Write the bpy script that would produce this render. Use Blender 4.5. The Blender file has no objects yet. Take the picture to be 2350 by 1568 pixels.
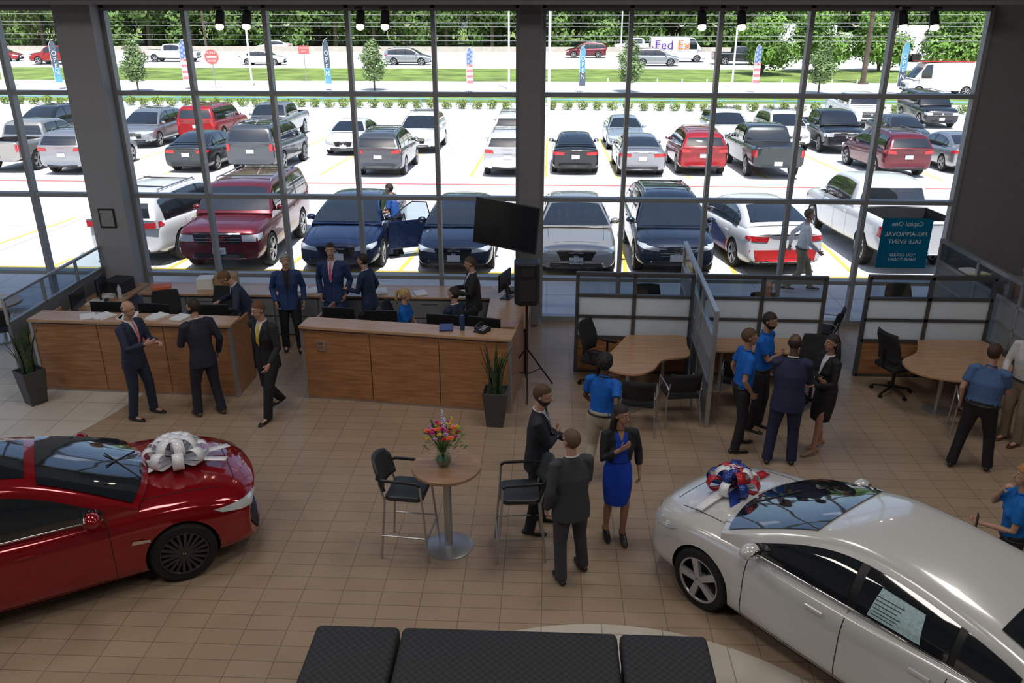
import bpy, bmesh, math, random
from mathutils import Vector, Matrix
from mathutils.bvhtree import BVHTree
V=Vector
R=random.Random(7)
SC=bpy.context.scene
COL=SC.collection
rad=math.radians
# ---------------------------------------------------------------- materials
MT={}
def mat(name,col,rough=.5,metal=0.,spec=.5,noise=0.,nscale=8.,coat=0.,emit=0.,bump=0.,trans=0.,alpha=None):
    if name in MT: return MT[name]
    m=bpy.data.materials.new(name); m.use_nodes=True; nt=m.node_tree
    b=nt.nodes['Principled BSDF']
    b.inputs['Base Color'].default_value=(*col,1); b.inputs['Roughness'].default_value=rough
    b.inputs['Metallic'].default_value=metal; b.inputs['Specular IOR Level'].default_value=spec
    b.inputs['Coat Weight'].default_value=coat; b.inputs['Coat Roughness'].default_value=.04
    b.inputs['Transmission Weight'].default_value=trans
    if emit: b.inputs['Emission Color'].default_value=(*col,1); b.inputs['Emission Strength'].default_value=emit
    if noise or bump:
        tc=nt.nodes.new('ShaderNodeTexCoord'); n=nt.nodes.new('ShaderNodeTexNoise'); n.inputs['Scale'].default_value=nscale
        n.inputs['Detail'].default_value=4
        nt.links.new(tc.outputs['Object'],n.inputs['Vector'])
        if noise:
            r=nt.nodes.new('ShaderNodeValToRGB')
            r.color_ramp.elements[0].position=.3; r.color_ramp.elements[1].position=.7
            r.color_ramp.elements[0].color=(*[max(0,c*(1-noise)) for c in col],1)
            r.color_ramp.elements[1].color=(*[min(1,c*(1+noise)) for c in col],1)
            nt.links.new(n.outputs['Fac'],r.inputs['Fac']); nt.links.new(r.outputs['Color'],b.inputs['Base Color'])
        if bump:
            bp=nt.nodes.new('ShaderNodeBump'); bp.inputs['Strength'].default_value=bump
            nt.links.new(n.outputs['Fac'],bp.inputs['Height']); nt.links.new(bp.outputs['Normal'],b.inputs['Normal'])
    MT[name]=m; return m
def glassmat(name,tint=(1,1,1),gl=.06,rough=.0,opac=0.,oc=(.9,.92,.95),dif=None):
    if name in MT: return MT[name]
    m=bpy.data.materials.new(name); m.use_nodes=True; nt=m.node_tree; nt.nodes.clear()
    o=nt.nodes.new('ShaderNodeOutputMaterial'); t=nt.nodes.new('ShaderNodeBsdfTransparent'); g=nt.nodes.new('ShaderNodeBsdfGlossy')
    t.inputs[0].default_value=(*tint,1); g.inputs['Roughness'].default_value=rough
    mx=nt.nodes.new('ShaderNodeMixShader'); mx.inputs[0].default_value=gl
    nt.links.new(t.outputs[0],mx.inputs[1]); nt.links.new(g.outputs[0],mx.inputs[2])
    last=mx
    if opac:
        d=nt.nodes.new('ShaderNodeBsdfTranslucent'); d.inputs[0].default_value=(*oc,1)
        m2=nt.nodes.new('ShaderNodeMixShader'); m2.inputs[0].default_value=opac
        nt.links.new(mx.outputs[0],m2.inputs[1]); nt.links.new(d.outputs[0],m2.inputs[2]); last=m2
    if dif:
        d=nt.nodes.new('ShaderNodeBsdfDiffuse'); d.inputs[0].default_value=(*oc,1)
        m3=nt.nodes.new('ShaderNodeMixShader'); m3.inputs[0].default_value=dif
        nt.links.new(last.outputs[0],m3.inputs[1]); nt.links.new(d.outputs[0],m3.inputs[2]); last=m3
    nt.links.new(last.outputs[0],o.inputs[0]); MT[name]=m; return m
def wood(name,c1,c2,rough=.35,sc=(1,12,12)):
    if name in MT: return MT[name]
    m=bpy.data.materials.new(name); m.use_nodes=True; nt=m.node_tree; b=nt.nodes['Principled BSDF']
    tc=nt.nodes.new('ShaderNodeTexCoord'); mp=nt.nodes.new('ShaderNodeMapping'); mp.inputs['Scale'].default_value=sc
    n=nt.nodes.new('ShaderNodeTexNoise'); n.inputs['Scale'].default_value=2.2; n.inputs['Detail'].default_value=6
    r=nt.nodes.new('ShaderNodeValToRGB'); r.color_ramp.elements[0].color=(*c1,1); r.color_ramp.elements[1].color=(*c2,1)
    r.color_ramp.elements[0].position=.35; r.color_ramp.elements[1].position=.65
    L=nt.links.new; L(tc.outputs['Object'],mp.inputs[0]); L(mp.outputs[0],n.inputs['Vector']); L(n.outputs['Fac'],r.inputs['Fac']); L(r.outputs[0],b.inputs['Base Color'])
    b.inputs['Roughness'].default_value=rough; MT[name]=m; return m
# ---------------------------------------------------------------- mesh builder
class MB:
    def __init__(s): s.v=[];s.f=[];s.m=[]
    def add(s,vs,fs,mi=0):
        o=len(s.v); s.v+=[V(p) for p in vs]; s.f+=[[o+i for i in f] for f in fs]; s.m+=[mi]*len(fs)
    def box(s,c,d,rz=0,mi=0,M=None):
        x,y,z=d[0]/2,d[1]/2,d[2]/2
        vs=[V((a*x,b*y,e*z)) for a in(-1,1) for b in(-1,1) for e in(-1,1)]
        Mx=M.to_3x3() if M else Matrix.Rotation(rz,3,'Z')
        s.add([Mx@p+V(c) for p in vs],[(0,1,3,2),(4,6,7,5),(0,4,5,1),(2,3,7,6),(0,2,6,4),(1,5,7,3)],mi)
    def cyl(s,p0,p1,r0,r1=None,n=12,mi=0):
        r1=r0 if r1 is None else r1
        p0=V(p0);p1=V(p1);t=(p1-p0).normalized(); a=t.orthogonal().normalized(); b=t.cross(a)
        vs=[];
        for P,r in((p0,r0),(p1,r1)):
            for i in range(n):
                q=2*math.pi*i/n; vs.append(P+a*math.cos(q)*r+b*math.sin(q)*r)
        fs=[(i,(i+1)%n,n+(i+1)%n,n+i) for i in range(n)]+[tuple(range(n-1,-1,-1)),tuple(range(n,2*n))]
        s.add(vs,fs,mi)
    def rod(s,pts,r,n=8,mi=0):
        pts=[V(p) for p in pts]; rs=r if isinstance(r,(list,tuple)) else [r]*len(pts)
        t=(pts[1]-pts[0]).normalized(); a=t.orthogonal().normalized(); vs=[]
        for i,p in enumerate(pts):
            t=(pts[min(i+1,len(pts)-1)]-pts[max(i-1,0)]).normalized()
            a=(a-t*a.dot(t)).normalized(); b=t.cross(a)
            for j in range(n):
                q=2*math.pi*j/n; vs.append(p+(a*math.cos(q)+b*math.sin(q))*rs[i])
        N=len(pts); fs=[(i*n+j,i*n+(j+1)%n,(i+1)*n+(j+1)%n,(i+1)*n+j) for i in range(N-1) for j in range(n)]
        fs+=[tuple(range(n-1,-1,-1)),tuple((N-1)*n+j for j in range(n))]
        s.add(vs,fs,mi)
    def lathe(s,prof,n=24,c=(0,0,0),mi=0,M=None,cap=True):
        vs=[];N=len(prof)
        for r,z in prof:
            for j in range(n):
                q=2*math.pi*j/n; p=V((r*math.cos(q),r*math.sin(q),z))
                if M: p=M@p
                vs.append(p+V(c))
        fs=[(i*n+j,i*n+(j+1)%n,(i+1)*n+(j+1)%n,(i+1)*n+j) for i in range(N-1) for j in range(n)]
        if cap and prof[0][0]>1e-5: fs.append(tuple(range(n-1,-1,-1)))
        if cap and prof[-1][0]>1e-5: fs.append(tuple((N-1)*n+j for j in range(n)))
        s.add(vs,fs,mi)
    def ell(s,c,r,n=12,m=8,M=None,mi=0):
        vs=[];c=V(c)
        for i in range(m+1):
            a=math.pi*i/m
            for j in range(n):
                q=2*math.pi*j/n; p=V((r[0]*math.sin(a)*math.cos(q),r[1]*math.sin(a)*math.sin(q),-r[2]*math.cos(a)))
                vs.append((M@p if M else p)+c)
        s.add(vs,[(i*n+j,i*n+(j+1)%n,(i+1)*n+(j+1)%n,(i+1)*n+j) for i in range(m) for j in range(n)],mi)
    def prism(s,poly,z0,z1,mi=0):
        n=len(poly); s.add([(x,y,z0) for x,y in poly]+[(x,y,z1) for x,y in poly],[tuple(range(n-1,-1,-1)),tuple(range(n,2*n))]+[(i,(i+1)%n,n+(i+1)%n,n+i) for i in range(n)],mi)
    def quad(s,a,b,c,d,mi=0): s.add([a,b,c,d],[(0,1,2,3)],mi)
    def rt(s,pts,ab,ref=V((0,1,0)),n=12,caps=(1,1),mi=0):
        pts=[V(p) for p in pts]; N=len(pts); rings=[]
        for i,p in enumerate(pts):
            t=(pts[min(i+1,N-1)]-pts[max(i-1,0)]).normalized()
            sd=t.cross(ref).normalized(); b=sd.cross(t); rings.append((p,t,sd,b,ab[i][0],ab[i][1]))
        if caps[0]:
            p,t,sd,b,A,B=rings[0]; m=min(A,B); rings=[(p-t*m*.8,t,sd,b,A*.5,B*.5),(p-t*m*.45,t,sd,b,A*.85,B*.85)]+rings
        if caps[1]:
            p,t,sd,b,A,B=rings[-1]; m=min(A,B); rings+=[(p+t*m*.45,t,sd,b,A*.85,B*.85),(p+t*m*.8,t,sd,b,A*.5,B*.5)]
        vs=[];K=len(rings)
        for p,t,sd,b,A,B in rings:
            for j in range(n):
                q=2*math.pi*j/n; vs.append(p+sd*A*math.cos(q)+b*B*math.sin(q))
        fs=[(i*n+j,(i+1)*n+j,(i+1)*n+(j+1)%n,i*n+(j+1)%n) for i in range(K-1) for j in range(n)]
        fs+=[tuple(range(n)),tuple((K-1)*n+j for j in range(n-1,-1,-1))]
        s.add(vs,fs,mi)
    def mesh(s,name='m'):
        me=bpy.data.meshes.new(name); me.from_pydata([tuple(p) for p in s.v],[],s.f); me.polygons.foreach_set('material_index',s.m); me.update(); return me
def ob(name,me,mats=(),parent=None,loc=(0,0,0),rz=0,smooth=None,bevel=0,label=None,cat=None,group=None,kind=None,rot=None,recalc=False):
    if isinstance(me,MB): me=me.mesh(name)
    if recalc:
        bm=bmesh.new(); bm.from_mesh(me); bmesh.ops.recalc_face_normals(bm,faces=bm.faces); bm.to_mesh(me); bm.free()
    if smooth is not None:
        me.polygons.foreach_set('use_smooth',[True]*len(me.polygons)); me.set_sharp_from_angle(angle=rad(smooth))
    o=bpy.data.objects.new(name,me); COL.objects.link(o)
    if not len(me.materials):
        for m in mats: me.materials.append(m)
    o.location=loc; o.rotation_euler=rot if rot else (0,0,rz)
    if parent: o.parent=parent
    if bevel:
        b=o.modifiers.new('b','BEVEL'); b.width=bevel; b.segments=2; b.limit_method='ANGLE'
    if label: o['label']=label
    if cat: o['category']=cat
    if group: o['group']=group
    if kind: o['kind']=kind
    return o
def emp(name,loc,rz,label,cat,group=None):
    o=bpy.data.objects.new(name,None); COL.objects.link(o); o.location=loc; o.rotation_euler=(0,0,rz); o.empty_display_size=.1
    o['label']=label; o['category']=cat
    if group: o['group']=group
    return o
def evalmesh(me,fn):
    o=bpy.data.objects.new('tmp',me); COL.objects.link(o); extra=fn(o) or []
    dg=bpy.context.evaluated_depsgraph_get(); r=bpy.data.meshes.new_from_object(o.evaluated_get(dg))
    bpy.data.objects.remove(o)
    for e in extra: bpy.data.objects.remove(e)
    return r
def text(body,size,m,parent,loc,rot,name='lettering',sx=1,mirror=False):
    c=bpy.data.curves.new('t','FONT'); c.body=body; c.size=size; c.align_x='CENTER'; c.align_y='CENTER'; c.resolution_u=2; c.extrude=.001
    me=evalmesh_curve(c)
    o=bpy.data.objects.new(name,me); me.materials.append(m); COL.objects.link(o); o.location=loc; o.rotation_euler=rot; o.scale=(sx,1,1)
    if parent: o.parent=parent
    return o
def evalmesh_curve(c):
    o=bpy.data.objects.new('tmpc',c); COL.objects.link(o)
    dg=bpy.context.evaluated_depsgraph_get(); r=bpy.data.meshes.new_from_object(o.evaluated_get(dg)); bpy.data.objects.remove(o); r.materials.clear(); return r
def struct(o): o['kind']='structure'; return o
# ground lowered to fit apparent car sizes: assumed fall from the building at 4 percent down to the level of the road
LOW=-1.24
def lowered_z(y): return max(LOW,-.04*max(0,y-18.2))
def T(x,y):
    # level-plane position from image coordinates -> scaled away from the camera onto lowered ground
    if y<=18.2: return x,y,0.,1.
    s=.8745/(1-.0068966*y) if y<40.5 else 1.2138
    return x*s,y*s,lowered_z(y*s),s  # the scale factor also enlarges trees, signs and flags
# ---------------------------------------------------------------- common materials
M_frame=mat('frame_bronze',(.30,.31,.33),.45,.3)
M_pframe=mat('partition_frame',(.10,.10,.105),.45,.4)
M_black=mat('black_plastic',(.012,.012,.014),.4)
M_dark=mat('dark_plastic',(.02,.02,.022),.6)
M_chrome=mat('chrome',(.75,.75,.77),.12,1.)
M_silver=mat('satin_steel',(.45,.45,.46),.35,.7)
M_white=mat('white_paint',(.8,.8,.8),.5)
M_glass=glassmat('clear_glass',(.97,.985,1),.035)
M_pglass=glassmat('partition_glass',(.78,.84,.88),.08)
M_frost=glassmat('frosted',(.9,.92,.92),.05,.3,.8,(1,.98,.93),.25)
M_wood=wood('desk_wood',(.28,.125,.055),(.43,.21,.095))
M_woodtop=wood('worktop_wood',(.42,.24,.13),(.54,.33,.19),.28)
M_grey=mat('wall_grey',(.22,.21,.23),.8,noise=.05)
M_tyre=mat('tyre',(.012,.012,.012),.8)
M_rim=mat('rim_alloy',(.5,.5,.52),.3,.4)
M_rimblk=mat('rim_black',(.06,.06,.065),.25,.5)
M_cglass=mat('car_glass',(.012,.016,.02),.03,0,.9,coat=1)
M_red=mat('lamp_red',(.6,.015,.02),.15,coat=1)
M_lamp=mat('lamp_clear',(.75,.78,.8),.1,.3,coat=1)
M_plate=mat('licence_plate',(.75,.77,.8),.5)
M_paper=mat('paper',(.8,.8,.78),.7)
M_seat=mat('black_fabric',(.018,.018,.02),.9,noise=.3,nscale=60)
# ================================================================= CAMERA / LIGHT
cd=bpy.data.cameras.new('camera'); cam=bpy.data.objects.new('camera',cd); COL.objects.link(cam)
cd.sensor_width=36; cd.lens=29.46; cam.location=(0,0,5.8); cam.rotation_euler=(rad(90-22.2),0,rad(2.5)); SC.camera=cam; cd.clip_end=600
W=bpy.data.worlds.new('w'); SC.world=W; W.use_nodes=True; nt=W.node_tree
sky=nt.nodes.new('ShaderNodeTexSky'); sky.sky_type='NISHITA'; sky.sun_disc=False; sky.sun_elevation=rad(60); sky.sun_rotation=rad(180); sky.dust_density=2
nt.links.new(sky.outputs[0],nt.nodes['Background'].inputs[0]); nt.nodes['Background'].inputs[1].default_value=.19
sl=bpy.data.lights.new('sun','SUN'); sl.energy=5.6; sl.angle=rad(.6); sl.color=(1,.97,.92)
so=bpy.data.objects.new('sun',sl); COL.objects.link(so); so.rotation_euler=(rad(20),rad(6),0)
SC.view_settings.view_transform='Standard'; SC.view_settings.look='None'; SC.view_settings.exposure=0
for i,(x,y) in enumerate([(-9,3),(-4,3),(1,3),(6,3),(-9,9),(-4,9),(1,9),(6,9)]):  # added fill lamps without fixtures, above the view, to brighten the showroom interior
    l=bpy.data.lights.new('fill_light','AREA'); l.shape='RECTANGLE'; l.size=1.6; l.size_y=1.6; l.energy=72; l.color=(1,.95,.89)
    o=bpy.data.objects.new('fill_light',l); COL.objects.link(o); o.location=(x,y,7.3)
# ================================================================= ROOM
def floor_mat():
    m=bpy.data.materials.new('floor_tile'); m.use_nodes=True; nt=m.node_tree; b=nt.nodes['Principled BSDF']; L=nt.links.new; N=nt.nodes.new
    tc=N('ShaderNodeTexCoord'); br=N('ShaderNodeTexBrick'); br.offset=0; br.squash=1
    br.inputs['Scale'].default_value=1; br.inputs['Brick Width'].default_value=.42; br.inputs['Row Height'].default_value=.21
    br.inputs['Mortar Size'].default_value=.004; br.inputs['Mortar Smooth'].default_value=.1; br.inputs['Bias'].default_value=0
    br.inputs['Color1'].default_value=(.39,.285,.20,1); br.inputs['Color2'].default_value=(.36,.26,.178,1); br.inputs['Mortar'].default_value=(.18,.13,.09,1)
    L(tc.outputs['Object'],br.inputs['Vector'])
    b2=N('ShaderNodeTexBrick'); b2.offset=0; b2.inputs['Scale'].default_value=1; b2.inputs['Brick Width'].default_value=.6; b2.inputs['Row Height'].default_value=.6
    b2.inputs['Mortar Size'].default_value=.006; b2.inputs['Color1'].default_value=(.62,.56,.48,1); b2.inputs['Color2'].default_value=(.58,.52,.45,1); b2.inputs['Mortar'].default_value=(.3,.27,.23,1)
    L(tc.outputs['Object'],b2.inputs['Vector'])
    def circ(cx,cy,r):
        d=N('ShaderNodeVectorMath'); d.operation='DISTANCE'; d.inputs[1].default_value=(cx,cy,0); L(tc.outputs['Object'],d.inputs[0])
        c=N('ShaderNodeMath'); c.operation='LESS_THAN'; c.inputs[1].default_value=r; L(d.outputs['Value'],c.inputs[0]); return c
    a=circ(-11,12.3,4.65); c=circ(.6,3.89,2.85); mx=N('ShaderNodeMath'); mx.operation='MAXIMUM'; L(a.outputs[0],mx.inputs[0]); L(c.outputs[0],mx.inputs[1])
    mix=N('ShaderNodeMix'); mix.data_type='RGBA'; L(mx.outputs[0],mix.inputs['Factor']); L(br.outputs['Color'],mix.inputs['A']); L(b2.outputs['Color'],mix.inputs['B'])
    nz=N('ShaderNodeTexNoise'); nz.inputs['Scale'].default_value=1.5; nz.inputs['Detail'].default_value=5; L(tc.outputs['Object'],nz.inputs['Vector'])
    mr=N('ShaderNodeMapRange'); mr.inputs['To Min'].default_value=.85; mr.inputs['To Max'].default_value=1.12; L(nz.outputs['Fac'],mr.inputs['Value'])
    ml=N('ShaderNodeVectorMath'); ml.operation='SCALE'; L(mix.outputs['Result'],ml.inputs[0]); L(mr.outputs[0],ml.inputs['Scale']); L(ml.outputs[0],b.inputs['Base Color'])
    b.inputs['Roughness'].default_value=.38; b.inputs['Specular IOR Level'].default_value=.38
    return m
mb=MB(); mb.quad((-14,-4,0),(11,-4,0),(11,15.45,0),(-14,15.45,0)); struct(ob('floor',mb,[floor_mat()]))
mb=MB(); mb.box((-1.5,5.7,7.6),(25,19.6,.2)); struct(ob('ceiling',mb,[mat('ceiling_paint',(.25,.25,.25),.9)]))
mb=MB(); mb.box((9.3,15.37,3.8),(3.9,.2,7.6)); struct(ob('wall_front',mb,[M_grey]))
mb=MB(); mb.box((-3.4,15.37,6.6),(21.4,.3,1.86)); mb.box((-3.4,14.6,5.76),(21.4,1.4,.06)); struct(ob('wall_header',mb,[M_grey]))
mb=MB(); mb.box((11.1,5.7,3.8),(.2,19.6,7.6)); struct(ob('wall_right',mb,[M_grey]))
mb=MB(); mb.box((-1.5,-4.1,3.8),(25,.2,7.6)); struct(ob('wall_back',mb,[M_grey]))
mb=MB(); mb.box((-14.1,0,3.8),(.2,8,7.6)); mb.box((-14.1,9.7,6.9),(.2,11.5,1.5)); struct(ob('wall_left',mb,[M_grey]))
mb=MB(); mb.box((-.34,15.2,2.9),(.38,.5,5.75)); struct(ob('trim_1',mb,[M_grey],bevel=.01))
mb=MB(); mb.box((-8.13,15.15,2.9),(.66,.5,5.75)); struct(ob('trim_2',mb,[mat('column_grey',(.33,.33,.35),.7)],bevel=.01))
def winwall(name,xs,ext=None):
    mb=MB(); x0,x1=xs[0],xs[-1]
    for i,x in enumerate(xs): mb.box((x,15.3,2.9),(.075,.16,5.62))
    for z,h in ((.06,.12),(.87,.07),(2.4,.075),(4.25,.075),(5.66,.08)): mb.box(((x0+x1)/2,15.302,z),(x1-x0,.15,h))
    for i in range(len(xs)-1): mb.box(((xs[i]+xs[i+1])/2,15.33,2.9),(xs[i+1]-xs[i]-.06,.008,5.6),mi=1)
    return struct(ob(name,mb,[M_frame,M_glass]))
winwall('window_1',[-13.95,-12.6,-11.15,-9.7,-8.5])
winwall('window_2',[-7.76,-6.35,-4.93,-3.50,-2.02,-.56])
winwall('window_3',[-.12,1.36,2.87,4.37,5.74,7.3])
mb=MB()
for y in (4,6.3,8.6,10.9,13.2,15.4): mb.box((-14.1,y,3),(.15,.08,6.2))
for z in (.06,.9,2.4,4.25,6.1): mb.box((-14.1,9.7,z),(.14,11.4,.08))
struct(ob('window_4',mb,[M_frame]))
# track spot lamps
for i,(u) in enumerate([(-5.35),(-4.91),(-3.06),(-2.66),(2.38),(3.0),(5.5),(5.98)]):
    e=emp('spotlight',(u,14.3,5.52),0,'small black ceiling track spotlight, switched on','spotlight','track spotlights above the windows'); e.scale=(1.35,)*3
    a=MB(); a.cyl((0,0,.14),(0,0,0),.012); a.box((0,0,.12),(.1,.1,.03)); ob('stem',a,[M_black],e)
    a=MB(); a.lathe([(.02,.1),(.05,.08),(.055,-.04),(.06,-.09)],14,M=Matrix.Rotation(rad(-25),3,'X')); ob('housing',a,[M_black],e,smooth=40)
    a=MB(); a.ell((0,-.05,-.095),(.048,.048,.035)); ob('bulb',a,[mat('bulb',(1,.92,.7),emit=12)],e,smooth=60)
# ================================================================= OUTSIDE GROUND
M_conc=mat('concrete',(.72,.71,.69),.85,noise=.06,nscale=.6)
M_yel=mat('yellow_paint',(.80,.60,.12),.7); M_rp=mat('red_paint',(.62,.16,.14),.7)
M_walk=mat('sidewalk',(.55,.55,.55),.85,noise=.08,nscale=1.2); M_joint=mat('joint',(.42,.41,.4),.9)
mb=MB()
def gq(x0,y0,x1,y1,xa,xb,dz,mi):
    mb.quad((x0,y0,lowered_z(y0)+dz),(x1,y0,lowered_z(y0)+dz),(xb,y1,lowered_z(y1)+dz),(xa,y1,lowered_z(y1)+dz),mi)
gq(-90,18.2,90,49.2,-90,90,0,0); gq(-90,49.2,90,64,-90,90,0,0)
for x in [-20,-17.2,-14.4,-11.6,-8.8,-6.1,-3.4,-.75,1.8,4.3,7.0,10.1,13,16,19]:
    gq(x-.05,18.4,x+.05,24,x+.25,x+.35,.006,1)
    X,Y,Z,s=T(x+.65,29.6); gq(X-.05,Y,X+.05,46,X-.05,X+.05,.006,1)
for k in range(8):
    y=18.4+4.4*k; gq(-60,y,60,y+.03,-60,60,.004,3)
for k in range(-12,13): gq(k*4.6,18.3,k*4.6+.03,49.2,k*4.6,k*4.6+.03,.004,3)
gq(-60,30.5,60,30.68,-60,60,.008,2)
gq(-60,18.22,60,18.38,-60,60,.008,1)
o=ob('parking_lot',mb,[M_conc,M_yel,M_rp,M_joint],kind='structure')
mb=MB(); mb.box((0,16.83,-.28),(140,2.75,.6))
for k in range(-20,20): mb.box((k*1.5,16.85,.022),(.015,2.7,.004),mi=1)
mb.box((0,16.8,.022),(60,.015,.004),mi=1)
o=ob('sidewalk',mb,[M_walk,M_joint],kind='structure')
S2=1.2138  # same scaling away from the camera, for the far ground bands
M_grass=mat('grass',(.19,.27,.06),.95,noise=.45,nscale=.5)
mb=MB()
for y0,y1 in((52.5,55.5),(66.75,79.25),(108,192)): mb.box((0,(y0+y1)/2*S2,LOW-.03),(420,(y1-y0)*S2,.1))
o=ob('grass_verge',mb,[M_grass],kind='structure')
M_road=mat('road_concrete',(.70,.69,.67),.85,noise=.05,nscale=.4)
mb=MB(); mb.box((0,61.3*S2,LOW-.08),(320,11.6*S2,.16)); mb.box((0,94*S2,LOW-.08),(320,30*S2,.16)); mb.box((0,55.7*S2,LOW+.05),(320,.3,.15),mi=1)
for y in (87,91,98): 
    for k in range(-14,14): mb.box((k*11,y*S2,LOW+.004),(3.5,.14,.004),mi=2)
o=ob('road',mb,[M_road,M_yel,M_white],kind='structure')
mb=MB(); mb.prism([(-.3,0),(.3,0),(.12,.36),(.1,1.0),(-.1,1.0),(-.12,.36)],-150,150)
o=ob('highway_barrier',mb,[mat('barrier_concrete',(.52,.47,.40),.9,noise=.1,nscale=2)],loc=(0,101*S2,LOW),rot=(rad(90),0,rad(90)),label='long beige concrete barrier dividing the highway',cat='barrier')
mb=MB()
for z in (.42,.7): mb.cyl((-56,63,z),(41,61.4,z),.04,n=6)
for k in range(28): mb.cyl((-56+k*3.59,63-k*.059,0),(-56+k*3.59,63-k*.059,.74),.04,n=6)
ob('fence_rail',mb,[mat('blue_rail',(.15,.42,.62),.5)],loc=(0,0,LOW),label='low light-blue metal rail fence along the lot',cat='fence')
# ---- vegetation
def leafmat(n,c,s=1.):
    return mat(n,c,.8,noise=.55,nscale=s)
def crown(seed,blobs,nq,size):
    r=random.Random(seed); mb=MB(); tot=sum(b[1]**2 for b in blobs)
    for c,rr,sq in [(b[0],b[1],b[2]) for b in blobs]:
        for k in range(int(nq*rr*rr/tot)):
            d=V((r.gauss(0,1),r.gauss(0,1),r.gauss(0,1))).normalized(); q=rr*(r.uniform(.55,1.05))
            p=V(c)+V((d.x*q,d.y*q,d.z*q*sq)); s=size*r.uniform(.6,1.3)
            nn=(d+V((r.uniform(-.7,.7),r.uniform(-.7,.7),r.uniform(-.2,.9)))).normalized(); a=nn.orthogonal().normalized(); a.rotate(Matrix.Rotation(r.uniform(0,6.3),3,nn)); b=nn.cross(a)
            mb.add([p-a*s,p-b*s*.5,p+a*s,p+b*s*.5],[(0,1,2,3)])
    return mb.mesh('crown')
M_bark=mat('bark',(.12,.09,.065),.9,noise=.3,nscale=3)
M_lf=leafmat('forest_leaf',(.13,.225,.05),.35); M_lf2=leafmat('young_leaf',(.2,.29,.11),2.); M_lf3=leafmat('roadside_leaf',(.16,.29,.05),.5)
def bigblobs(seed):
    r=random.Random(seed); return [((r.uniform(-2.2,2.2),r.uniform(-1.6,1.6),r.uniform(1.2,10.5)),r.uniform(1.6,2.7),.9) for _ in range(13)]
CR=[crown(s,bigblobs(s),3800,.32) for s in (1,2,3)]
for c in CR: c.materials.append(M_lf)
tb=MB(); tb.rod([(0,0,0),(.1,0,4),(0,.1,8)],[.28,.2,.1],7); TR=tb.mesh('trunk'); TR.materials.append(M_bark)
def plant(name,x,y,s,rz,cm,tm,label,cat,group,sz=None):
    X,Y,Z,q=T(x,y); e=emp(name,(X,Y,Z),rz,label,cat,group); e.scale=(s*q,s*q,(sz or s)*q)
    for n,me in(('trunk',tm),('crown',cm)):
        o=bpy.data.objects.new(n,me); COL.objects.link(o); o.parent=e
for row,(y,n,st) in enumerate([(113,40,4.8),(119,34,5.9),(127,28,8)]):
    for k in range(n):
        x=(k-n/2)*st+R.uniform(-.8,.8)-8
        plant('tree',x,y+R.uniform(-1,1),R.uniform(.85,1.15)*(1+.25*row),R.uniform(0,6),CR[R.randrange(3)],TR,'tall leafy green tree in the dense woods beyond the highway','tree','woods beyond the highway')
C3=crown(9,[((R.uniform(-2.2,2.2),R.uniform(-1.5,1.5),R.uniform(1.6,5.4)),R.uniform(1.1,1.8),.85) for _ in range(11)],5200,.19); C3.materials.append(M_lf3)
tb=MB()
for a in range(4): tb.rod([(0,0,0),(.25*math.cos(a*1.6),.25*math.sin(a*1.6),1.2),(1.1*math.cos(a*1.6),.8*math.sin(a*1.6),3.4)],[.12,.09,.04],6)
T3=tb.mesh('trunk'); T3.materials.append(M_bark)
for x,y,s in ((17.6,74,.82),(23.0,77,.95),(34,74,1.05),(28.6,78,.9),(39.5,77,1.1)):
    plant('tree',x,y,s,x,C3,T3,'bright green multi-trunk tree standing on the grass verge','tree','verge trees')
C4=crown(12,[((0,0,.95),.42,1),((.1,.05,1.4),.5,1),((-.1,0,1.9),.46,1),((0,.08,2.4),.34,1.1),((0,0,2.75),.2,1.2)],2600,.065); C4.materials.append(M_lf2)
tb=MB(); tb.rod([(0,0,0),(0,0,2.4)],[.035,.02],6); T4=tb.mesh('trunk'); T4.materials.append(M_bark)
for x,y in ((-28.04,58.2),(-12.06,59.5),(5.29,59.1),(17.86,58.8)):
    plant('tree',x,y,1.75,x,C4,T4,'slender young tree planted beside the frontage road','tree','young street trees',1.15)
C5=crown(20,[((0,0,.22),.3,.75),((.12,.1,.25),.2,.8)],260,.055); C5.materials.append(mat('shrub_leaf',(.2,.27,.06),.8,noise=.5,nscale=6))
for k in range(72):
    x=-36+k*.86; X,Y,Z,q=T(x,51.3-(x+33)*.043-.7); o=bpy.data.objects.new('shrub',C5); COL.objects.link(o); o.location=(X,Y,Z); o.rotation_euler=(0,0,k); o.scale=(1.3,1.3,1.4+.2*math.sin(k*3))
    o['label']='small round green shrub in the row edging the lot'; o['category']='shrub'; o['group']='shrub row'
# poles, wires, signs, flags
def pole(x,y,h,r=.07,m=M_white,label='tall slim white light pole',name='light_pole',cat='pole'):
    X,Y,Z,q=T(x,y); h+=1.5; b=MB(); b.cyl((0,0,0),(0,0,h),r,r*.75,10); b.cyl((0,0,0),(0,0,.12),r*2.2,r*2,10); ob(name,b,[m],loc=(X,Y,Z),label=label,cat=cat)
for x,y in ((-21.3,61.6),(-2.87,60.8),(-.05,39.5),(13.0,63.1),(-38.5,60)): pole(x,y,9,.09)
pole(23.2,66,9,.24,M_bark,'brown wooden utility pole beside the road','utility_pole','pole')
pole(6.3,80.,9,.09); pole(-41,104,9,.18,M_bark,'brown wooden utility pole beside the road','utility_pole','pole')
for k,(y,z) in enumerate([(66,5.1),(66,4.75),(66.3,4.2),(66,3.95),(66.2,3.3),(66.2,2.95)]):
    zz=5.8-(5.8-z)*S2; b=MB(); b.rod([(-75+t*15,y*S2,zz+.25*((t-5)/5)**2) for t in range(11)],.016,5); ob('overhead_wire',b,[mat('wire',(.4,.4,.42),.5)],label='thin overhead utility wire along the road',cat='wire',group='overhead wires')  # wire height scaled about the camera height as well
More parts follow.
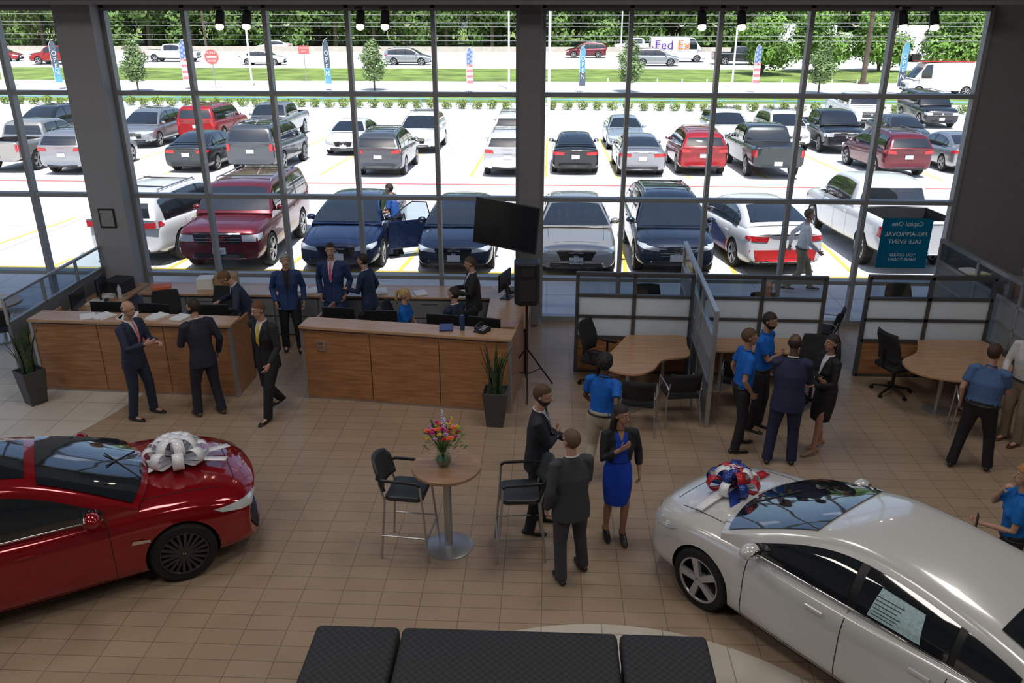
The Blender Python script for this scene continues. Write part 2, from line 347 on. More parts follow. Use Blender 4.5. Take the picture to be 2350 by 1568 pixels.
def roadsign(x,y,h,txt,shape,s):
    X,Y,Z,q=T(x,y); e=emp('road_sign',(X,Y,Z),0,'red road sign with white lettering on a post','road sign'); e.scale=(q,q,q)
    b=MB(); b.cyl((0,.03,0),(0,.03,h+s*.5),.03,n=6); ob('post',b,[M_silver],e)
    b=MB()
    if shape=='c': b.lathe([(0,0),(s/2,0),(s/2,.02),(0,.02)],24,(0,0,h),M=Matrix.Rotation(rad(90),3,'X')); b.box((0,-.03,h),(s*.7,.01,s*.14),mi=1)
    else: b.box((0,0,h),(s,.02,s*.75))
    ob('sign_board',b,[M_rp,M_white],e)
    for i,t in enumerate(txt): text(t,s*.2,M_white,e,(0,-.04,h+s*(.27-.54*i if shape=='c' else .15-.3*i)),(rad(90),0,0))
roadsign(-23.6,60.6,2.1,['DO NOT','ENTER'],'c',1.0); roadsign(-18.6,66,2.3,['WRONG','WAY'],'r',.8)
def flag(x,y,h,c1,c2,txt,stars=False):
    X,Y,Z,q=T(x,y); e=emp('feather_flag',(X,Y,Z),rad(R.uniform(-25,25)),'tall feather banner flag on a thin pole','flag','feather flags'); e.scale=(q*.85,q,q)
    pts=[(0,0,0),(0,0,h*.75),(.03,0,h*.9),(.2,0,h*.98),(.4,0,h)]
    b=MB(); b.rod(pts,.02,6); ob('pole',b,[M_white],e)
    b=MB(); n=14
    for i in range(n):
        def pr(t):
            z=h*(.14+.84*t); w=.55*(1-.15*t) if t<.85 else .55*(1-.15*t)*math.cos((t-.85)/.15*1.3); x0=.02+(0 if t<.75 else .18*((t-.75)/.25)**2); return z,x0,x0+w*.95,.03*math.sin(t*9)
        z0,a0,b0,d0=pr(i/n); z1,a1,b1,d1=pr((i+1)/n)
        b.quad((a0,d0,z0),(b0,-d0,z0),(b1,-d1,z1),(a1,d1,z1),1 if (i>n*.5 and stars) or (not stars and i<n*.3) else (2 if stars and i%2 else 0))
    ob('banner',b,[c1,c2,mat('stripe_red',(.7,.25,.28),.7)],e)
    if txt: 
        for i,t in enumerate(txt): text(t,.46,M_white,e,(.27,-.045,h*(.72-.13*i)),(rad(90),0,0))
    if stars:
        for i in range(8): text('*',.5,M_white,e,(.15+.22*(i%2),-.05,h*(.55+.05*i)),(rad(90),0,0),name='star')
F1=mat('flag_teal',(.15,.42,.6),.7);F2=mat('flag_grey',(.1,.13,.18),.7);F3=mat('flag_white',(.75,.75,.8),.7);F4=mat('flag_navy',(.16,.27,.55),.7)
for x,y,h,a in ((-34.4,59.4,3.3,0),(-25.5,59.8,3.3,1),(-15.4,59.3,3.4,0),(-5.6,58.6,2.9,1),(1.94,58.9,3.0,0),(13.58,59.4,3.1,1),(23.0,59,3.3,0)):
    if a: flag(x,y,h,F3,F4,None,True)
    else: flag(x,y,h,F2 if x<0 else F1,F1 if x<0 else F2,list('OPEN'))
for k in range(14):
    X,Y,Z,q=T(4+k*1.7,60.8); b=MB(); b.cyl((0,0,0),(0,0,.9),.055,n=8); ob('bollard',b,[M_white],loc=(X,Y,Z),label='short white roadside marker post',cat='bollard',group='roadside marker posts')
# ================================================================= CARS
def cr(tab,n):
    out=[];T_=[V(p) for p in tab]
    for i in range(len(T_)-1):
        p0=T_[max(i-1,0)];p1=T_[i];p2=T_[i+1];p3=T_[min(i+2,len(T_)-1)]
        for k in range(n):
            t=k/n; out.append(.5*((2*p1)+(p2-p0)*t+(2*p0-5*p1+4*p2-p3)*t*t+(3*p1-p0-3*p2+p3)*t**3))
    out.append(T_[-1]); return out
def wheelmesh(r,w,spokes,rimm,style=0):
    mb=MB(); My=Matrix.Rotation(rad(90),3,'X')
    rr=r*.74
    mb.lathe([(rr*.98,-w/2),(r*.93,-w/2),(r,-w*.36),(r,w*.36),(r*.93,w/2),(rr*.98,w/2),(rr*.96,0),(rr*.98,-w/2)],36,M=My,cap=False)
    a=MB()
    for sg in(1,-1):
        a.lathe([(rr,sg*w*.5),(rr*.93,sg*w*.5),(rr*.90,sg*w*.44)],36,M=My,cap=False)
        a.lathe([(rr*.90,sg*w*.44),(rr*.88,sg*w*.1),(0,sg*w*.1)],36,M=My,mi=1,cap=False)
    for sgn in(1,-1):
        a.cyl((0,sgn*w*.1,0),(0,sgn*w*.46,0),rr*.2,rr*.16,14)
        for k in range(spokes):
            an=2*math.pi*k/spokes
            for off in ((-.16,.16) if style==0 else (0,)):
                d=V((math.cos(an+off),0,math.sin(an+off))); q=V((math.cos(an),0,math.sin(an)))
                s0=q*rr*.12+V((0,sgn*w*.42,0)); s1=d*rr*.95+V((0,sgn*w*.40,0)); t=(s1-s0).normalized(); sd=t.cross(V((0,1,0)))*rr*(.05 if style==0 else .12); y=V((0,sgn*.02,0))
                a.add([s0-sd-y,s0+sd-y,s0+sd+y,s0-sd+y,s1-sd*1.3-y,s1+sd*1.3-y,s1+sd*1.3+y,s1-sd*1.3+y],[(0,1,2,3),(4,7,6,5),(0,4,5,1),(1,5,6,2),(2,6,7,3),(3,7,4,0)])
    m1=mb.mesh('wheel'); m1.materials.append(M_tyre); m2=a.mesh('rim'); m2.materials.append(rimm); m2.materials.append(M_black)
    for m in(m1,m2):
        m.polygons.foreach_set('use_smooth',[True]*len(m.polygons)); m.set_sharp_from_angle(angle=rad(35))
    return m1,m2
class Car: pass
def make_car(P):
    st=cr([tuple(s[:3]) for s in P['st']],2); st2=cr([(s[0],s[3],s[4]) for s in P['st']],2)
    xr,xf=P['st'][0][0],P['st'][-1][0]; wmax=max(s[1] for s in P['st']); bow=P.get('bow',.2); bowr=P.get('bowr',.12)
    def D(p,w):
        x,y,z=p
        if x>xf-1.1: x-=bow*(abs(y)/wmax)**3*((x-xf+1.1)/1.1)**1.5
        if x<xr+.9: x+=bowr*(abs(y)/wmax)**3*((xr+.9-x)/.9)**1.5
        return V((x,y,z))
    mb=MB(); rings=[]
    for a,b in zip(st,st2):
        x,w,z0=a; belt,c=b[1],b[2]
        h=[(0,z0),(.55*w,z0),(.88*w,z0+.01),(.97*w,z0+.1),(w,z0+.3*(belt-z0)),(.988*w,z0+.55*(belt-z0)),(1.0*w,z0+.74*(belt-z0)),(.95*w,belt-.02),(.86*w,belt+.4*(c-belt)),(.5*w,c-.012),(0,c)]
        ring=[(x,y,z) for y,z in h]+[(x,-y,z) for y,z in h[-2:0:-1]]
        rings.append([D(p,w) for p in ring])
    n=len(rings[0]); vs=[p for r_ in rings for p in r_]
    fs=[(i*n+j,i*n+(j+1)%n,(i+1)*n+(j+1)%n,(i+1)*n+j) for i in range(len(rings)-1) for j in range(n)]
    H=n//2
    for base,rev in((0,False),((len(rings)-1)*n,True)):
        for j in range(H):
            a=base+j; b=base+j+1; c=base+(n-j-1)%n; d=base+(n-j)%n
            f=[a,b,c] if j==0 else ([a,b,d] if j==H-1 else [a,b,c,d])
            if j==0: f=[a,b,base+n-1]
            fs.append(f[::-1] if not rev else f)
    mb.add(vs,fs); me=mb.mesh('body')
    bm=bmesh.new(); bm.from_mesh(me); bmesh.ops.recalc_face_normals(bm,faces=bm.faces); bm.to_mesh(me); bm.free()
    ra=P['rw']*1.10
    cut=MB()
    for ax in P['ax']:
        for s in(1,-1): cut.cyl((ax,s*(wmax-.3),P['rw']*1.02),(ax,s*(wmax+.4),P['rw']*1.02),ra,n=36)
    if P.get('bed'):
        x0,x1,zf=P['bed']; cut.box(((x0+x1)/2,0,zf+1),(x1-x0,wmax*1.62,2))
    cme=cut.mesh('cut')
    bm=bmesh.new(); bm.from_mesh(cme); bmesh.ops.recalc_face_normals(bm,faces=bm.faces); bm.to_mesh(cme); bm.free()
    def fn(o):
        s=o.modifiers.new('s','SUBSURF'); s.levels=P.get('ss',1); s.render_levels=s.levels
        c=bpy.data.objects.new('c',cme); COL.objects.link(c)
        b=o.modifiers.new('b','BOOLEAN'); b.object=c; b.operation='DIFFERENCE'; b.solver='EXACT'; return [c]
    me=evalmesh(me,fn)
    body=MB(); body.v=[v.co.copy() for v in me.vertices]
    for p in me.polygons:
        c=p.center; mi=0
        for ax in P['ax']:
            d=math.hypot(c.x-ax,c.z-P['rw']*1.02)
            if d<ra*1.03 and (abs(p.normal.y)<.6 or abs(c.y)<wmax-.22): mi=1
        if p.normal.z<-.6: mi=1
        if P.get('clad') and c.z<P['clad'] and abs(p.normal.z)<.8: mi=1
        if P.get('bed') and P['bed'][0]-.05<c.x<P['bed'][1]+.05 and abs(c.y)<wmax*.83 and c.z<P['st'][1][4]-.02 and c.z>P['bed'][2]-.02: mi=1
        body.f.append(list(p.vertices)); body.m.append(mi)
    # greenhouse
    pf=cr([(x,0,z) for x,z in P['roof']],6); belt=P['belt']; yb=P['yb']; yr=P['yr']; Ht=max(p[2] for p in pf)
    xc=P['roof'][0][0]; xrf=P['roof'][1][0]; xrr=P['roof'][-2][0]; xe=P['roof'][-1][0]; gb=P.get('gbow',.16); gr=P.get('gbr',.1)
    def yl(z): 
        t=max(0,min(1,(z-belt)/(Ht-belt))); return yb-(yb-yr)*(t**1.25)
    def bw(x): 
        if x>xrf: return gb*min(1,(x-xrf)/(xc-xrf))
        if x<xrr: return -gr*min(1,(xrr-x)/(xrr-xe))
        return 0
    grs=[]
    for p in pf:
        x,z=p.x,p.z; zb=belt-.12; ye=yl(z-.03)
        e=.06 if z>belt+.15 else .02
        h=[(yb,zb),(yl(belt+(z-belt)*.3) if z>belt else yb-.01,max(zb+.02,belt+(z-belt)*.3)),(yl(belt+(z-belt)*.65),max(zb+.03,belt+(z-belt)*.65)),(ye,z-e),(ye-.02,z-e*.45),(ye-.065,z-e*.08),(ye*.7,z+.012),(ye*.35,z+.024),(0,z+.028)]
        ring=h+[(-y,zz) for y,zz in h[-2::-1]]
        grs.append([V((x+bw(x)*(1-(y/yb)**2),y,zz)) for y,zz in ring])
    g=len(grs[0])
    body.add([p for r_ in grs for p in r_],[(i*g+j,(i+1)*g+j,(i+1)*g+j+1,i*g+j+1) for i in range(len(grs)-1) for j in range(g-1)]+[tuple(range(g)),tuple((len(grs)-1)*g+j for j in range(g))],0)
    bme=body.mesh('body'); bme.polygons.foreach_set('use_smooth',[True]*len(bme.polygons)); bme.set_sharp_from_angle(angle=rad(42))
    bvh=BVHTree.FromPolygons([tuple(v.co) for v in bme.vertices],[tuple(p.vertices) for p in bme.polygons])
    def cast(a,b,ax):
        o,d={'top':(V((a,b,5)),V((0,0,-1))),'left':(V((a,5,b)),V((0,-1,0))),'right':(V((a,-5,b)),V((0,1,0))),'front':(V((9,a,b)),V((-1,0,0))),'rear':(V((-9,a,b)),V((1,0,0)))}[ax]
        h=bvh.ray_cast(o,d)
        if h[0] is None: h=bvh.find_nearest(o+d*(4-abs(0)))
        return h[0],-d
    def patch(mb,cs,ax,off=.006,nu=6,nv=4,mi=0,curve=None):
        vs=[]
        for j in range(nv+1):
            for i in range(nu+1):
                s,t=i/nu,j/nv
                a=(1-t)*((1-s)*cs[0][0]+s*cs[1][0])+t*((1-s)*cs[3][0]+s*cs[2][0]); b=(1-t)*((1-s)*cs[0][1]+s*cs[1][1])+t*((1-s)*cs[3][1]+s*cs[2][1])
                if curve: a,b=curve(a,b,s,t)
                p,d=cast(a,b,ax); vs.append(p+d*off)
        mb.add(vs,[(j*(nu+1)+i,j*(nu+1)+i+1,(j+1)*(nu+1)+i+1,(j+1)*(nu+1)+i) for j in range(nv) for i in range(nu)],mi)
    parts=[('body',bme,['PAINT',M_dark],None,(0,0,0))]
    def addp(name,mb,mats,smooth=60,par=None,loc=(0,0,0)):
        me=mb.mesh(name); me.polygons.foreach_set('use_smooth',[True]*len(me.polygons)); me.set_sharp_from_angle(angle=rad(smooth)); parts.append((name,me,mats,par,loc))
    # windshield
    z1=[p for p in P['roof']][0][1]
    m=MB(); y0,y1=yl(z1)-.05,yl(P['roof'][1][1])-.08
    patch(m,[(xc-.04,-y0),(xc-.04,y0),(xrf+.03,y1),(xrf+.03,-y1)],'top',.014,16,12,curve=lambda a,b,s,t:(a+gb*(1-t)*(1-(2*s-1)**2)*.9,b))
    addp('windshield',m,[M_cglass])
    m=MB()
    if P.get('hatch'):
        zA,zB=P['hatch']; patch(m,[(-yl(zA)+.1,zA),(yl(zA)-.1,zA),(yl(zB)-.1,zB),(-yl(zB)+.1,zB)],'rear',.014,8,6)
    else:
        ya,ybk=yl(P['roof'][-2][1])-.09,yl(P['roof'][-1][1])-.1
        patch(m,[(xrr-.03,-ya),(xrr-.03,ya),(xe+.1,ybk),(xe+.1,-ybk)],'top',.014,10,8,curve=lambda a,b,s,t:(a-gr*t*(1-(2*s-1)**2)*.6,b))
    addp('rear_window',m,[M_cglass])
    if P.get('sunroof'):
        m=MB(); a,b=P['sunroof']; patch(m,[(a,-.44),(a,.44),(b,.44),(b,-.44)],'top',.006,8,6); addp('sunroof',m,[M_cglass])
    def prof(x):
        for i in range(len(pf)-1):
            if pf[i].x>=x>=pf[i+1].x: t=(pf[i].x-x)/(pf[i].x-pf[i+1].x+1e-9); return pf[i].z+(pf[i+1].z-pf[i].z)*t
        return belt
    def sidepanel(xa,xb,N,side,off,K=8):
        m=MB(); vs=[]
        for i in range(N+1):
            x=xa+(xb-xa)*i/N; top=max(belt+.035,prof(x)-.085)
            for k in range(K+1):
                zz=belt+.025+(top-belt-.025)*k/K; p,d=cast(x,zz,side); vs.append(p+d*(off+.006*(k/K)))
        m.add(vs,[((K+1)*i+k,(K+1)*i+k+1,(K+1)*(i+1)+k+1,(K+1)*(i+1)+k) for i in range(N) for k in range(K)]); return m
    for side in('left','right'):
        for (xa,xb) in P['win']: addp('side_window',sidepanel(xa,xb,12,side,.022),[M_cglass])
        for a,b in zip(P['win'][:-1],P['win'][1:]): addp('pillar_trim',sidepanel(a[1]+.01,b[0]-.01,1,side,.018),[M_black])
        m=MB(); s=P['seams']; z0=P['st'][4][2]+.12
        sb=belt-.01
        for x in s: patch(m,[(x-.004,z0),(x+.004,z0),(x+.004,sb),(x-.004,sb)],side,.004,1,10)
        for a,b in zip(s[:-1],s[1:]): patch(m,[(a,z0-.004),(b,z0-.004),(b,z0+.004),(a,z0+.004)],side,.004,12,1)
        addp('door_seam',m,[M_black])
        for x in s[:-1]:
            m=MB(); p,d=cast(x-.75 if x>0 else x-.7,belt-.14,side); m.box(p+d*.018,(.17,.02,.028)); addp('door_handle',m,[P.get('hm','PAINT')])
        p,d=cast(xc-.42,belt+.03,side); m=MB(); q=p+d*.13+V((0,0,.06)); m.ell(q,(.085,.11,.075),12,8); m.rod([p,q+V((0,0,-.04))],.022,6,mi=1); addp('side_mirror',m,['PAINT',M_black])
        m=MB(); m.ell(q+V((-.07,0,0)),(.018,.08,.052),12,8); addp('mirror_glass',m,[M_chrome])
    # hood seam
    m=MB()
    for s in(1,-1): patch(m,[(xc+.02,s*.70*wmax),(xf-.45,s*.66*wmax),(xf-.45,s*(.66*wmax+.008)),(xc+.02,s*(.70*wmax+.008))],'top',.004,12,1)
    patch(m,[(xf-.30,-.5),(xf-.30,.5),(xf-.292,.5),(xf-.292,-.5)],'top',.004,10,1)
    addp('hood_seam',m,[M_black])
    for s in(1,-1):
        sd='left' if s>0 else 'right'
        m=MB(); q=P['hl']; patch(m,[(s*q[0],q[1]),(s*q[2],q[3]),(s*q[4],q[5]),(s*q[6],q[7])],'front',.014,10,4)
        xx=xf-bow; patch(m,[(xx+.02,q[3]),(xx-.22,q[3]+.05),(xx-.30,q[5]+.01),(xx+.0,q[5])],sd,.012,6,3); addp('headlight',m,[M_lamp])
        m=MB(); q=P['tl']; patch(m,[(s*q[0],q[1]),(s*q[2],q[3]),(s*q[4],q[5]),(s*q[6],q[7])],'rear',.014,8,5)
        xx=xr+bowr; patch(m,[(xx-.02,q[3]),(xx+.20,q[3]+.04),(xx+.16,q[5]-.02),(xx+.0,q[5])],sd,.012,5,3); addp('taillight',m,[M_red])
    g_=P['gr']; m=MB(); patch(m,[(-g_[0],g_[1]),(g_[0],g_[1]),(g_[2],g_[3]),(-g_[2],g_[3])],'front',.008,12,5); 
    patch(m,[(-g_[2]*1.02,g_[3]-.025),(g_[2]*1.02,g_[3]-.025),(g_[2],g_[3]+.012),(-g_[2],g_[3]+.012)],'front',.018,12,1,mi=1)
    for k in range(1,4):
        zz=g_[1]+(g_[3]-g_[1])*k/4; ww=g_[0]+(g_[2]-g_[0])*k/4; patch(m,[(-ww,zz-.004),(ww,zz-.004),(ww,zz+.006),(-ww,zz+.006)],'front',.015,12,1,mi=1 if P.get('chr') else 2)
    addp('grille',m,[M_black,M_chrome,M_dark])
    m=MB(); zc=(g_[1]+g_[3])/2; p,d=cast(0,zc,'front'); m.lathe([(0,0),(.055,0),(.055,.012),(.045,.014)],18,c=p+d*.014,M=Matrix.Rotation(rad(90),3,'Y')); addp('emblem',m,[M_chrome])
    m=MB(); q=P['lo']; patch(m,[(-q[0],q[1]),(q[0],q[1]),(q[0]*.95,q[2]),(-q[0]*.95,q[2])],'front',.010,12,4); addp('lower_intake',m,[M_black])
    m=MB(); patch(m,[(-q[0],.30),(q[0],.30),(q[0],.42),(-q[0],.42)],'rear',.010,12,3); addp('rear_bumper_trim',m,[M_dark])
    zp=P.get('pf',.5); p,d=cast(0,zp,'front'); m=MB(); m.box(p+d*.02,(.012,.31,.155)); 
    if P.get('fplate',True): addp('licence_plate',m,[M_plate])
    zp=P['pr']; p,d=cast(0,zp,'rear'); m=MB(); m.box(p+d*.02,(.012,.31,.155)); addp('licence_plate',m,[M_plate])
    if P.get('rack'):
        a,b=P['rack']
        for s in(1,-1):
            m=MB(); m.rod([(a,s*yr*.9,prof(a)-.02),(a-.1,s*yr*.92,prof(a-.1)+.06),(b+.1,s*yr*.92,prof(b+.1)+.06),(b,s*yr*.9,prof(b)-.02)],.018,6); addp('roof_rail',m,[M_silver])
        m=MB()
        for k in range(2):
            x=a-.35-k*(a-b-.7); m.cyl((x,-yr*.92,prof(x)+.06),(x,yr*.92,prof(x)+.06),.016,n=6)
        addp('roof_crossbar',m,[M_dark])
    if P.get('cover'):
        x0,x1,_=P['bed']; m=MB(); zt=P['st'][1][4]; m.box(((x0+x1)/2,0,zt-.02),(x1-x0+.02,wmax*1.64,.03)); addp('bed_cover',m,[M_black])
    wm=wheelmesh(P['rw'],.225,P.get('spk',5),P.get('rimm',M_rim),P.get('rst',0))
    for ax in P['ax']:
        for s in(1,-1):
            parts.append(('wheel',wm[0],None,None,(ax,s*(wmax-.125),P['rw']))); parts.append(('rim',wm[1],None,len(parts)-1,(0,0,0)))
    c=Car(); c.parts=parts; c.bvh=bvh; c.cast=cast; c.patch=patch; c.P=P; c.L=xf-xr; c.xr=xr; c.xf=xf; return c
def place(c,name,x,y,hd,paint,label,cat='car',scale=1,group=None,z=None):
    z=lowered_z(y) if z is None else z
    e=emp(name,(x,y,z),rad(hd),label,cat,group); e.scale=(scale,)*3; objs=[]
    if 18.5<y<49: e.rotation_euler=(Matrix.Rotation(-.04,3,'X')@Matrix.Rotation(rad(hd),3,'Z')).to_euler()
    for (n,me,mats,par,loc) in c.parts:
        if mats is not None and not len(me.materials):
            for m in mats: me.materials.append(None if m=='PAINT' else m)
        o=bpy.data.objects.new(n,me); COL.objects.link(o); o.location=loc
        o.parent=objs[par] if par is not None else e
        if mats is not None:
            for i,m in enumerate(mats):
                if m=='PAINT': o.material_slots[i].link='OBJECT'; o.material_slots[i].material=paint
        objs.append(o)
    return e,objs
def near(c,name,x,y,hd,paint,label,cat='car',scale=1):
    # x,y = middle of the end nearest the building; body extends away from it
    dy=.8 if y<22 else 1.15
    x,y,_,_=T(x*(y-dy)/y,y-dy)
    d=V((math.cos(rad(hd)),math.sin(rad(hd)))); s=1 if d.y>0 else -1; L=c.L*scale/2
    return place(c,name,x+d.x*s*L,y+d.y*s*L,hd,paint,label,cat,scale)
def paint(n,c,metal=.35,rough=.28): return mat('paint_'+n,c,rough,metal,coat=1)
SEDAN=dict(st=[(-2.40,.80,.34,.90,.97),(-2.28,.89,.24,.99,1.06),(-1.85,.915,.2,.99,1.08),(-1.3,.92,.18,.96,1.04),(-.5,.92,.17,.93,.98),(.4,.92,.17,.91,.96),(1.0,.915,.18,.89,.98),(1.5,.91,.2,.85,.93),(2.0,.89,.2,.77,.85),(2.3,.84,.22,.66,.75),(2.40,.78,.28,.58,.66)],
 ax=(1.42,-1.38),rw=.335,roof=[(1.18,.95),(.42,1.36),(-.25,1.45),(-1.0,1.38),(-1.9,1.07)],belt=.93,yb=.83,yr=.58,win=[(.86,-.16),(-.24,-1.05),(-1.1,-1.42)],seams=[.88,-.2,-1.12],
 hl=(.42,.56,.80,.60,.82,.70,.44,.66),tl=(.45,.78,.82,.80,.82,.92,.42,.90),gr=(.34,.42,.42,.62),lo=(.6,.27,.37),pr=.72,pf=.42,ss=1)
SUV=dict(st=[(-2.38,.84,.40,.98,1.06),(-2.28,.92,.30,1.06,1.12),(-1.8,.945,.26,1.07,1.13),(-.8,.95,.24,1.04,1.10),(.4,.95,.24,1.0,1.06),(1.15,.945,.25,.98,1.07),(1.6,.94,.26,.95,1.04),(2.05,.92,.26,.88,.97),(2.32,.86,.28,.76,.86),(2.42,.80,.34,.66,.75)],
 ax=(1.45,-1.38),rw=.37,roof=[(1.38,1.03),(.52,1.56),(-.2,1.70),(-1.55,1.65),(-2.08,1.54),(-2.36,1.12)],belt=1.04,yb=.87,yr=.63,win=[(1.05,-.12),(-.2,-1.1),(-1.18,-1.98)],seams=[1.0,-.15,-1.15],hatch=(1.18,1.48),clad=.36,
 hl=(.40,.66,.82,.72,.83,.82,.44,.76),tl=(.52,.92,.86,.94,.86,1.08,.56,1.04),gr=(.36,.48,.42,.74),lo=(.6,.32,.42),pr=.80,pf=.50,rack=(.1,-1.7),chr=1)
BIG=dict(st=[(-2.55,.90,.46,1.12,1.2),(-2.48,.96,.36,1.18,1.24),(-1.9,.99,.3,1.18,1.24),(-.8,1.0,.28,1.16,1.2),(.4,1.0,.28,1.14,1.18),(1.2,.99,.28,1.12,1.2),(1.7,.98,.3,1.12,1.2),(2.3,.96,.3,1.08,1.15),(2.52,.93,.32,1.0,1.06),(2.6,.90,.38,.9,.96)],
 ax=(1.6,-1.4),rw=.40,roof=[(1.25,1.2),(.72,1.74),(0,1.84),(-1.7,1.84),(-2.3,1.78),(-2.52,1.2)],belt=1.18,yb=.93,yr=.76,win=[(.95,0),(-.08,-1.05),(-1.13,-2.18)],seams=[1.0,-.05,-1.1],hatch=(1.3,1.70),bow=.1,bowr=.05,
 hl=(.56,.78,.88,.78,.88,.94,.56,.94),tl=(.78,.9,.9,.9,.9,1.2,.78,1.2),gr=(.52,.72,.54,.98),lo=(.6,.4,.5),pr=.9,pf=.56,rack=(.3,-1.9),chr=1)
PICK=dict(st=[(-2.9,.92,.5,1.18,1.2),(-2.82,.97,.46,1.22,1.24),(-2.2,.98,.42,1.22,1.24),(-.8,.99,.34,1.2,1.22),(.4,1.0,.3,1.16,1.2),(1.4,.99,.3,1.14,1.2),(1.9,.98,.32,1.13,1.2),(2.5,.97,.32,1.08,1.15),(2.8,.94,.36,1.0,1.06),(2.88,.90,.42,.92,.97)],
 ax=(1.85,-1.75),rw=.40,roof=[(1.5,1.2),(.95,1.74),(.3,1.84),(-.45,1.82),(-.78,1.72),(-.9,1.22)],belt=1.19,yb=.92,yr=.74,win=[(1.15,.25),(.17,-.62)],seams=[1.2,.2,-.68],hatch=(1.32,1.66),bow=.1,bowr=.03,bed=(-2.74,-.98,.8),
 hl=(.58,.8,.88,.8,.88,.97,.58,.97),tl=(.82,.85,.91,.85,.91,1.12,.82,1.12),gr=(.54,.66,.55,.98),lo=(.6,.42,.54),pr=.62,pf=.5,chr=1)
PICKC=dict(PICK); PICKC['cover']=1
VAN=dict(st=[(-2.95,.95,.4,1.3,1.35),(-2.88,.99,.34,1.3,1.4),(-1.5,1.0,.3,1.3,1.4),(0,1.0,.3,1.3,1.4),(1.6,1.0,.3,1.28,1.35),(2.2,.98,.3,1.2,1.3),(2.7,.94,.32,1.05,1.15),(2.95,.86,.38,.85,.95)],
 ax=(1.95,-1.7),rw=.36,roof=[(2.45,1.25),(1.75,2.1),(1.2,2.45),(-2.5,2.5),(-2.85,2.45),(-2.93,1.3)],belt=1.3,yb=.96,yr=.82,win=[(1.9,1.1)],seams=[2.0,1.0,-.2],hatch=(1.5,2.1),
 hl=(.5,.8,.84,.82,.84,1.02,.55,.98),tl=(.86,1.0,.93,1.0,.93,1.6,.86,1.6),gr=(.4,.6,.45,.85),lo=(.6,.36,.48),pr=.9,pf=.5)
cs,cu,cb,cp,cpc,cv=[make_car(p) for p in(SEDAN,SUV,BIG,PICK,PICKC,VAN)]
pw=paint('white',(.78,.78,.79),0);ps_=paint('silver',(.42,.43,.45),.7);pg=paint('grey',(.11,.12,.135),.6);pb=paint('black',(.015,.017,.022),.2);pn=paint('navy',(.012,.025,.075),.4)
pm=paint('maroon',(.16,.012,.022),.4);pr_=paint('red',(.42,.015,.02),.3);pt=paint('taupe',(.45,.43,.40),.6);pgr=paint('darkslate',(.05,.06,.065),.6)
near(cu,'suv',-10.25,19.2,84,pw,'white suv parked with its tail to the showroom')
gm,_=near(cb,'suv',-7.72,18.7,272,pm,'maroon full-size suv with roof rack facing the showroom',scale=.97)
ac,aco=near(cs,'car',-4.96,18.7,270,pn,'dark blue sedan with front door standing open')
near(cs,'car',-2.2,18.75,270,paint('nightblue',(.01,.018,.045),.4),'dark navy sedan facing the showroom',scale=.96)
ho,_=near(cs,'car',.67,18.6,270,pt,'champagne silver sedan facing the showroom')
near(cu,'suv',3.0,18.75,270,paint('bluegrey',(.018,.03,.055),.5),'dark blue suv with roof rails facing the showroom',scale=.95)
wr,_=near(cs,'car',5.6,19.15,98,pw,'white and red wrapped sedan seen from the rear')
near(cp,'pickup_truck',8.75,19.3,91,pw,'white pickup truck parked with its tailgate to the showroom','truck')
for T_,n,x,y,h,p,l in [(cu,'suv',-17.95,36.0,272,ps_,'silver suv with dark grille'),(cb,'suv',-15.6,37.1,90,pr_,'bright red large suv seen from behind'),(cs,'car',-13.5,30.8,90,pgr,'dark grey sedan seen from behind'),
 (cp,'pickup_truck',-12.9,37.7,270,ps_,'silver pickup truck facing the showroom'),(cb,'suv',-11,30.65,90,pg,'slate grey large suv seen from behind'),(cs,'car',-8.5,34.6,270,pw,'white sedan facing the showroom'),
 (cu,'suv',-6.2,30.27,90,pg,'dark grey suv seen from behind'),(cu,'suv',-5.55,35.2,270,pw,'white suv facing the showroom'),(cu,'suv',-1.5,30.5,90,pw,'small white suv seen from behind'),(cu,'suv',-1.6,36.3,90,pw,'white suv parked in the second row'),
 (cs,'car',.98,31,90,pb,'black sedan seen from behind'),(cs,'car',3.4,30.7,90,ps_,'silver sedan seen from behind'),(cs,'car',3.3,36.3,270,paint('lightblue',(.4,.47,.52),.4),'pale blue sedan facing the showroom'),
 (cu,'suv',5.65,31.0,90,pr_,'bright red compact suv seen from behind'),(cu,'suv',7.9,37,270,pw,'white suv facing the showroom'),(cu,'suv',10.35,36.6,270,pw,'white compact suv facing the showroom'),
 (cpc,'pickup_truck',8.2,30.5,90,pgr,'dark grey pickup truck with covered bed'),(cp,'pickup_truck',12.3,35.8,268,pb,'black pickup truck facing the showroom'),(cu,'suv',13.0,31,93,pm,'dark red suv seen from behind'),
 (cs,'car',15.7,37.2,270,pg,'grey sedan facing the showroom'),(cs,'car',15.75,31.8,90,ps_,'silver sedan at the end of the row'),(cb,'suv',19.4,43.4,268,pb,'black suv near the shrub row'),(cp,'pickup_truck',15.9,43.2,270,pw,'white pickup truck near the shrub row'),
 (cu,'suv',-17.9,30.2,90,ps_,'silver three-row suv seen from behind'),(cp,'pickup_truck',-20.5,30.5,90,pt,'silver pickup truck seen from behind'),(cu,'suv',-23.3,37,270,pb,'black suv facing the showroom')]:
    near(T_,n,x,y,h,p,l,'truck' if 'pick' in n else 'car')
